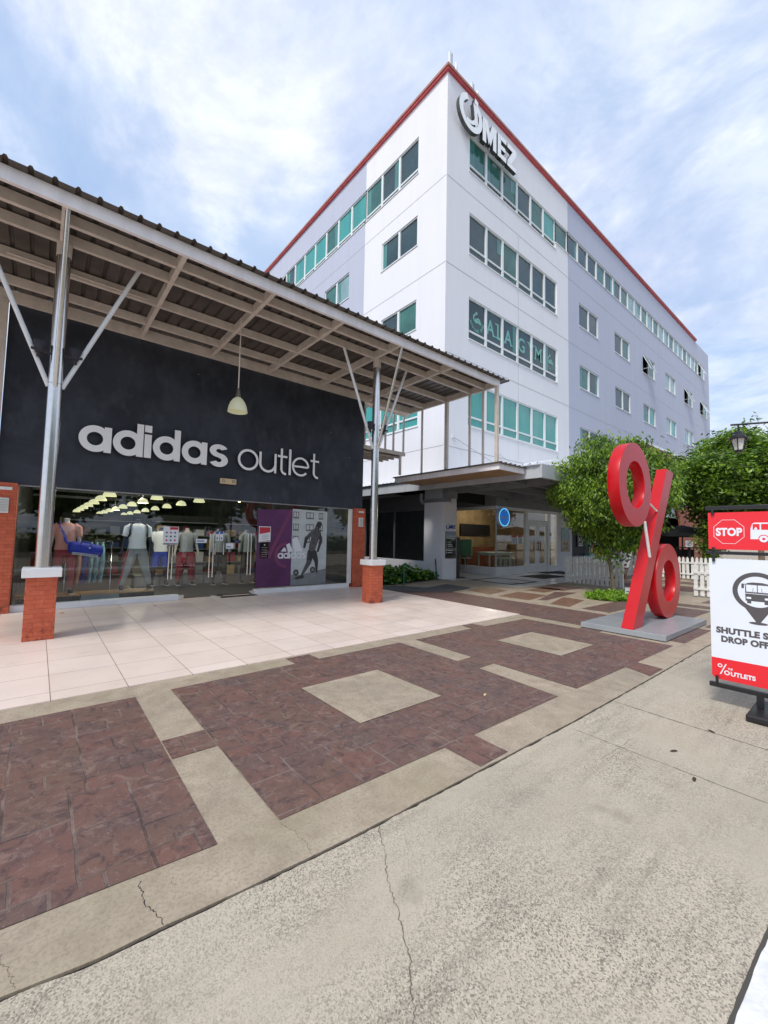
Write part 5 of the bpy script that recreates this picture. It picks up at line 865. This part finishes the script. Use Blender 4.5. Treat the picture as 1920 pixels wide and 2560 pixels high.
for sd_ in (-1, 1):
    m = MB(); m.tube([(1.74+sd_*.14, 10.72, 1.69), (1.74+sd_*.165, 10.63, 1.62), (1.74+sd_*.17, 10.64, 1.46), (1.74+sd_*.18, 10.72, 1.40)], [(.022, .012)]*4, 'cloth_black', 8); m.build('strap', m2)
mannequin(2.55, 12.4, .1, 'body_navy', 'cloth_white', 'cloth_blue', 'mannequin in a white shirt and blue shorts behind the joggers mannequin', spread=.1, short=True, arm=.27)
mannequin(3.15, 12.2, .1, 'skin_white', 'cloth_grey', 'cloth_maroon', 'mannequin in wide maroon trousers behind the notice stand', spread=.12, legw=1.5, arm=.3)
mannequin(3.95, 11.9, .1, 'body_navy', 'cloth_grey', 'cloth_black', 'mannequin in a grey hooded top behind the glass doors', spread=.1, hood=True, arm=.27)
mannequin(4.75, 11.9, .1, 'body_navy', 'cloth_grey', 'cloth_black', 'mannequin in a grey hooded top beside the purple window poster', spread=.1, hood=True, arm=.27)
# duffel bag
t = thing('duffel_bag', (.72, 10.5, 1.15), 'bright blue duffel bag with three white stripes hung from a mannequin shoulder', 'bag'); Wb = lambda u, v, ww=0: (.78+u*.985+ww*.1, 10.5+v, 1.13-u*.17+ww)
m = MB(Wb); m.tube([(-.30, 0, 0), (-.285, 0, 0), (-.24, 0, 0), (0, 0, 0), (.22, 0, 0), (.28, 0, 0), (.30, 0, 0)], [.04, .10, .125, .13, .125, .10, .04], 'bag_blue', 20); m.build('body', t)
m = MB(Wb)
for i in range(3): 
    a0 = -72+i*15; P_ = [(u, -.134*math.cos(R(a0)), .134*math.sin(R(a0))) for u in (-.22, -.1, .1, .22)]; m.tube(P_, .0075, 'paper', 6)
m.poly([(.02, .05), (.06, .05), (.045, .09)], -.13, -.128, 'paper') if False else m.add([(.03, -.132, .03), (.075, -.132, .03), (.05, -.13, .07)], [(0, 1, 2)], 'paper'); m.build('print', t)
m = MB(); m.tube([(.52, 10.5, 1.22), (.45, 10.58, 1.3), (.41, 10.60, 1.45), (.37, 10.63, 1.58), (.34, 10.70, 1.665)], [(.028, .008)]*5, 'bag_blue', 8); m.tube([(.70, 10.40, 1.24), (.68, 10.38, 1.30), (.84, 10.38, 1.27), (.86, 10.39, 1.2)], .012, 'bag_blue', 8); m.build('strap', t)
# clothes rack
t = thing('clothes_rack', (1.05, 11.5, 0), 'low rack with printed blue leggings hanging behind the blue bag', 'rack'); m = MB(); m.tube([(.5, 11.5, .01), (.5, 11.5, 1.28), (1.35, 11.5, 1.28), (1.35, 11.5, .01)], .014, 'chrome', 8); m.build('frame', t)
for i, (x, mn) in enumerate(((.62, 'cloth_maroon'), (.74, 'cloth_pink'), (.84, 'bag_blue'), (.96, 'cloth_print'), (1.06, 'cloth_print'), (1.17, 'cloth_print'))):
    m = MB(); m.tube([(x, 11.5, 1.26), (x, 11.5, 1.1), (x+.01, 11.5, .8), (x-.02, 11.5, .35)], [(.02, .02), (.05, .14), (.05, .12), (.04, .08)], mn, 10); m.build('garment', t)
# shelf walls with boxes
sh0 = None
def shelf(x, y, label):
    t = thing('shelf_unit', (x, y, 0), label, 'shelf', 'shelf units inside the shop')
    for z in (.05, .5, .95, 1.4, 1.85): MB().box(x-1.0, x+1.0, y, y+.4, z, z+.03, 'drawer_grey').build('shelf', t)
    MB().box(x-1.02, x+1.02, y+.4, y+.44, 0, 2.1, 'interior_dark').build('back', t); return t
shelf(1.6, 16.5, 'low shelf unit at the left in the depth of the shop'); shelf(3.9, 15.0, 'shelf unit with coloured boxes behind the glass doors'); shelf(6.2, 15.0, 'shelf unit with coloured boxes at the right in the shop')
cn_ = {'print_red': 'red', 'exit_cream': 'cream', 'paper': 'white', 'wood_top': 'tan', 'cloth_grey': 'grey', 'print_blue': 'blue', 'cloth_red': 'crimson', 'brown_wood': 'brown'}; rng = random.Random(4); bx = ['print_red', 'exit_cream', 'paper', 'wood_top', 'cloth_grey', 'print_blue', 'cloth_red', 'brown_wood']
for s_x, s_y, nm in ((1.6, 16.5, 'left'), (3.9, 15.0, 'middle'), (6.2, 15.0, 'right')):
    for zi, z in enumerate((.08, .53, .98, 1.43)):
        for k_ in range(5):
            x = s_x-.8+.4*k_; mk = rng.choice(bx); o = MB().box(x-.14, x+.14, s_y+.05, s_y+.35, z+.001, z+rng.uniform(.15, .34), mk).build('shoe_box'); tag(o, '%s stock box, %s in its row, %s board of the %s shelf unit' % (cn_[mk], ('leftmost', 'second from left', 'middle', 'fourth from left', 'rightmost')[k_], ('lowest', 'second', 'third', 'top')[zi], nm), 'box', 'stock boxes on the %s shelf unit' % nm)
t = thing('drawer_unit', (3.0, 12.9, 0), 'long low grey drawer unit inside behind the front mannequins', 'drawers'); MB().box(2.05, 4.4, 12.8, 13.3, .013, .34, 'drawer_grey').build('body', t)
for i in range(4): MB().box(2.1+i*.58, 2.62+i*.58, 12.785, 12.799, .05, .30, 'galvanised').build('drawer', t)
t = thing('wall_poster', (1.6, 17.0, 1.4), 'orange lit clothing photo panel deep inside the shop', 'poster'); MB().box(.6, 2.4, 19.0, 19.05, 1.0, 2.0, 'orange_panel' if 'orange_panel' in MATS else 'exit_cream').build('panel', t); m = MB(); [m.lathe((x, 18.98, 1.05), [(.02, .8), (.2, .6), (.14, .3), (.18, .0)], 'print_dark', 10, ex=.05) for x in (1.1, 1.9)]; m.build('print', t)
# pendant lamps of the shop: three rows running back
def dome(x, y, z, label):
    t = thing('shop_lamp', (x, y, z), label, 'lamp', 'dome pendant lamps inside the shop'); m = MB(); m.lathe((x, y, z), [(.21, 0), (.205, .04), (.17, .13), (.10, .19), (.04, .21), (0, .21)], 'lamp_lit', 20); m.build('shade', t, fix=False); m = MB(); m.tube([(x, y, z+.2), (x, y, 4.1)], .01, 'drawer_grey', 6); m.build('rod', t); return t
rows = [(1.87, 'left', 7), (3.35, 'middle', 8), (4.85, 'right', 8)]; proto = None; od = ['nearest', 'second', 'third', 'fourth', 'fifth', 'sixth', 'seventh', 'farthest']
for x, nm, cnt in rows:
    for i in range(cnt):
        y = 17.3+2.68*i; lb = '%s dome lamp from the glass in the %s lamp row inside the shop' % (od[i] if i < cnt-1 else 'farthest', nm)
        if proto is None: proto = dome(x, y, 2.74, lb); bxx = x
        else: copy_thing(proto, (x, y, 2.74), lb)
for i, (x, y, z) in enumerate(((4.6, 13.2, 2.6), (5.0, 13.4, 2.55))):
    t = thing('spot_lamp', (x, y, z), '%s of two warm spotlights high behind the glass doors' % ('left', 'right')[i], 'lamp', 'warm spotlights inside the shop'); m = MB(); m.lathe((x, y, z), [(0, 0), (.03, 0), (.045, .02), (.03, .05)], 'bulb_lit', 12); m.build('bulb', t); m = MB(); m.tube([(x, y, z+.04), (x, y, 4.1)], .012, 'black_metal', 6); m.build('rod', t)
for x, y, e in ((1.1, 10.9, 48), (2.3, 10.9, 60), (3.6, 11.4, 44), (5.0, 12.5, 20), (3.3, 20, 60), (3.3, 28, 60)):  # point lamps without fixtures; the front ones added to brighten the window mannequins
    ld = bpy.data.lights.new('shop_fill_light', 'POINT'); ld.energy = e; ld.color = (1, .9, .72); ld.shadow_soft_size = .2; lo = bpy.data.objects.new('shop_fill_light', ld); col.objects.link(lo); lo.location = (x, y, 2.9)
ld = bpy.data.lights.new('cafe_light', 'POINT'); ld.energy = 75; ld.color = (1, .88, .72); ld.shadow_soft_size = .2; lo = bpy.data.objects.new('cafe_light', ld); col.objects.link(lo); lo.location = (17.5, 12.5, 2.8)
# window posters
Tw = negY(0, 10.193, 0)
t = thing('window_poster', (4.75, 10.26, 1.2), 'dark purple poster behind the shop glass with half of a white striped logo', 'poster'); m = MB(Tw); m.poly([(4.29, .16), (5.262, .16), (5.262, 2.2), (4.29, 2.15)], 0, .006, 'poster_purple'); m.poly([(4.55, .9), (4.66, .9), (5.262, 2.16), (5.2, 2.2)], .006, .007, 'poster_violet'); m.ring(5.12, .98, .34, .26, .006, .0072, 'poster_violet', 90, 270, 24); m.build('sheet', t)
t2 = thing('window_poster', (5.8, 10.26, 1.2), 'black and white poster of a running man before a windowed building', 'poster'); m = MB(Tw); m.poly([(5.27, .16), (6.36, .16), (6.36, 2.2), (5.27, 2.22)], 0, .006, 'photo_white'); m.poly([(5.27, .16), (6.36, .16), (6.36, .62), (5.27, .45)], .006, .007, 'photo_grey')
for j in range(3):
    for (a, b) in ((5.29, 5.46), (5.68, 5.92), (6.08, 6.22)):
        z = 1.32+.33*j; m.poly([(a, z-.02), (b, z-.02), (b, z), (a, z)], .006, .0085, 'photo_grey'); m.poly([(a, z), (b, z), (b, z+.17), (a, z+.17)], .006, .0078, 'photo_mid'); m.poly([(a+.02, z+.02), ((a+b)/2-.01, z+.02), ((a+b)/2-.01, z+.15), (a+.02, z+.15)], .0078, .0085, 'photo_white'); m.poly([((a+b)/2+.01, z+.02), (b-.02, z+.02), (b-.02, z+.15), ((a+b)/2+.01, z+.15)], .0078, .0085, 'photo_white')
m.poly([(5.32, .45), (5.5, .43), (6.33, .58), (6.35, .78), (6.1, .84), (5.98, .72), (5.4, .62)], .007, .0084, 'photo_white')
for x, z in ((5.42, .5), (5.93, .56)): m.disc(x, z, .085, .0084, .0092, 'photo_dark', 18); m.disc(x, z, .045, .0092, .0098, 'photo_grey', 14)
m.build('sheet', t2)
def cap(mb, p, q, r0, r1, w0, w1, mn):
    dx, dy = q[0]-p[0], q[1]-p[1]; a = math.atan2(dy, dx); P = [(p[0]+r0*math.cos(a+R(t_)), p[1]+r0*math.sin(a+R(t_))) for t_ in range(90, 271, 30)]+[(q[0]+r1*math.cos(a+R(t_)), q[1]+r1*math.sin(a+R(t_))) for t_ in range(-90, 91, 30)]; mb.poly(P, w0, w1, mn)
m = MB(Tw); k_ = .0100
for i, (p, q, a, b, mn) in enumerate((((6.1, 1.62), (6.17, 1.36), .055, .045, 'photo_dark'), ((6.17, 1.36), (6.08, 1.08), .045, .035, 'photo_dark'), ((5.95, 1.02), (6.04, .80), .10, .065, 'photo_dark'), ((6.04, .80), (6.06, .50), .06, .03, 'photo_dark'), ((5.86, 1.04), (5.80, .76), .11, .075, 'photo_dark'), ((5.80, .76), (5.60, .43), .07, .035, 'photo_mid'), ((5.42, .35), (5.62, .38), .03, .045, 'photo_dark'), ((6.02, 1.60), (5.90, 1.18), .125, .11, 'photo_mid'), ((5.93, 1.62), (5.70, 1.42), .06, .05, 'photo_mid'), ((5.70, 1.42), (5.65, 1.19), .048, .035, 'photo_dark'), ((6.08, 1.72), (6.12, 1.84), .04, .07, 'photo_dark'), ((6.08, 1.86), (5.97, 1.70), .05, .012, 'photo_dark'))): cap(m, p, q, a, b, .0098, k_+i*.0004, mn)
m.build('runner_print', t2)
m = MB(Tw); 
for q_ in ([(4.95, 1.07), (5.12, 1.07), (5.08, 1.17), (5.04, 1.18)], [(5.155, 1.07), (5.30, 1.07), (5.20, 1.30), (5.10, 1.25)], [(5.345, 1.07), (5.60, 1.07), (5.42, 1.47), (5.27, 1.40)]): m.poly(q_, .0158, .0165, 'paper')
x = 4.87
for ch, xo, th in WORD[:6]: glyph(m, ch, 4.87+(xo-.52)*.287, .885, .287, .0158, .0165, 'paper', 'paper')
m.build('logo_print', t2)
Ts = negY(0, 10.175, 0)
t = thing('notice', (4.48, 10.19, 1.5), 'red topped white notice stuck on the glass before the purple poster', 'notice'); m = MB(Ts); m.poly([(4.33, 1.31), (4.65, 1.33), (4.65, 1.72), (4.33, 1.72)], 0, .004, 'paper'); m.poly([(4.345, 1.52), (4.635, 1.57), (4.635, 1.70), (4.345, 1.70)], .004, .005, 'print_red'); m.poly([(4.345, 1.325), (4.635, 1.345), (4.635, 1.365), (4.345, 1.33)], .004, .005, 'print_red'); [m.poly([(4.42, z), (4.6, z), (4.6, z+.012), (4.42, z+.012)], .004, .005, 'cloth_grey') for z in (1.40, 1.45, 1.49)]; m.build('sheet', t)
t = thing('hours_plate', (4.5, 10.19, 1.1), 'black plate with thin white lines under the red topped notice', 'plate'); m = MB(Ts); m.poly([(4.38, .91), (4.61, .91), (4.61, 1.31), (4.38, 1.31)], 0, .003, 'glass_dark'); m.poly([(4.47, 1.23), (4.52, 1.23), (4.505, 1.27)], .003, .004, 'paper'); [m.poly([(4.42, z), (4.57, z), (4.57, z+.01), (4.42, z+.01)], .003, .004, 'cloth_grey') for z in (1.17, 1.11, 1.05, .99, .94)]; m.build('plate', t)
t = thing('notice_stand', (2.29, 10.10, 0), 'white guideline notice with nine round icons on the shop glass', 'notice'); m = MB(negY(0, 10.16, 0)); m.poly([(2.13, 1.235), (2.44, 1.235), (2.44, 1.645), (2.13, 1.645)], 0, .006, 'paper'); m.poly([(2.26, 1.575), (2.43, 1.575), (2.43, 1.635), (2.26, 1.635)], .006, .007, 'print_red'); m.poly([(2.14, 1.245), (2.43, 1.245), (2.43, 1.27), (2.14, 1.27)], .006, .007, 'print_dark')
for i in range(3):
    for j in range(3): m.disc(2.20+.085*i, 1.34+.085*j, .021, .006, .007, ['print_red', 'print_dark', 'print_blue', 'print_teal'][(i*2+j*3) % 4], 12)
m.build('sheet', t); m = MB(); m.tube([(2.285, 10.165, 1.0), (2.285, 10.165, 1.24)], .008, 'chrome', 6); m.build('stand', t)
for x0, x1, z0, z1, lb, cs in ((2.83, 3.07, 1.285, 1.375, 'white hanging opening plate on the left glass door', 'paper'), (3.52, 3.70, 1.15, 1.28, 'small printed note on the middle glass door', 'paper'), (3.72, 3.88, 1.28, 1.36, 'small dark plate hanging at the right of the glass doors', 'print_dark'), (3.27, 3.34, 1.34, 1.56, 'left of two narrow blue and white door stickers', 'paper'), (3.37, 3.44, 1.34, 1.56, 'right of two narrow blue and white door stickers', 'paper')):
    t = thing('door_plate', ((x0+x1)/2, 10.19, z0), lb, 'plate', 'small plates on the glass doors'); m = MB(negY(0, 10.19, 0)); m.poly([(x0, z0), (x1, z0), (x1, z1), (x0, z1)], 0, .004, cs); o = m.build('plate', t); m = MB(negY(0, 10.19, 0)); w_ = x1-x0; h_ = z1-z0
    if h_ > w_: m.poly([(x0, z1-.06), (x1, z1-.06), (x1, z1), (x0, z1)], .004, .005, 'print_blue'); m.poly([(x0+.02, z0+.03), (x1-.02, z0+.03), (x1-.02, z0+.08), (x0+.02, z0+.08)], .004, .005, 'print_blue')
    else: m.poly([(x0+.02, z0+.03), (x1-.06, z0+.03), (x1-.06, z0+.055), (x0+.02, z0+.055)], .004, .005, 'print_blue')
    m.build('print', t)
t = thing('doormat', (4.0, 10.35, 0), 'black doormat just inside the glass doors', 'mat'); MB().box(3.4, 4.25, 9.95, 10.12, .0095, .02, 'rubber_mat').build('pad', t); MB().box(3.38, 4.27, 9.93, 9.949, .0095, .018, 'black_metal').build('edge', t)
for i, (x, y) in enumerate(((.42, 9.6), (1.92, 9.56))): o = MB().box(x-.03, x+.03, y-.03, y+.03, .0095, .0115, 'print_red').build('floor_marker'); tag(o, 'small red floor sticker %s' % ('by the nearest pedestal' if i == 0 else 'in front of the white shirt mannequin'), 'sticker', 'red floor stickers')
# ================================================================ ACROSS THE ROAD (seen as reflections in the shop glass)
m = MB(); rng = random.Random(9)
for i in range(1200): leaves(m, Vector((rng.uniform(-14, 40), -11+rng.gauss(0, .4), rng.uniform(.2, 1.25))), 8, .4, rng, .25, 0, ['leaf_mid', 'leaf_dark'], .6)
m.box(-14, 40, -11.3, -10.7, .1, 1.0, 'leaf_dark'); hd = m.build('hedge', fix=False); tag(hd, 'long clipped hedge across the road, mirrored in the shop glass', 'hedge')
m = MB(); m.box(-40, 60, -10.2, -9.7, -.08, .25, 'beige_concrete'); struct(m.build('kerb'))
for i, (x, s_) in enumerate(((-7, 1.0), (1, 1.15), (9.5, 1.0), (18, 1.2), (27, 1.1), (36, 1.2))): tree('tree', (x, -15), (x, -15, 5.0*s_), (4.3, 2.5, 3.0*s_), 260, 20, .65, 'big dark tree across the road, %s of the six mirrored in the shop glass' % ('first', 'second', 'third', 'fourth', 'fifth', 'sixth')[i], 'trees across the road', 50+i, .1, [['leaf_mid', 'leaf_dark'], ['leaf_dark'], ['leaf_mid']], .2, 2.5, spread=.5, wide=.6)

for i, (x, y, z, a, lb) in enumerate(((3.39, 2.5, .006, 20, 'pale dry leaf on the dark paving left of the sign'), (4.24, .93, -.003, 60, 'dark fallen leaf on the concrete nearest the sign foot'), (3.62, 1.02, -.003, -30, 'dark fallen leaf on the concrete between the two road joints'), (3.3, .82, -.003, 10, 'dark fallen leaf lowest on the concrete at the right'))):
    c, s_ = math.cos(R(a)), math.sin(R(a)); P_ = [(-.03, 0, 0), (-.01, .011, .004), (.02, .009, .006), (.036, 0, .002), (.018, -.010, .005), (-.012, -.009, .003)]
    m = MB(); m.add([(x+p[0]*c-p[1]*s_, y+p[0]*s_+p[1]*c, z+p[2]) for p in P_], [(0, 1, 2, 3, 4, 5)], 'exit_cream' if i == 0 else 'leaf_litter'); tag(m.build('fallen_leaf', fix=False), lb, 'leaf', 'fallen leaves')
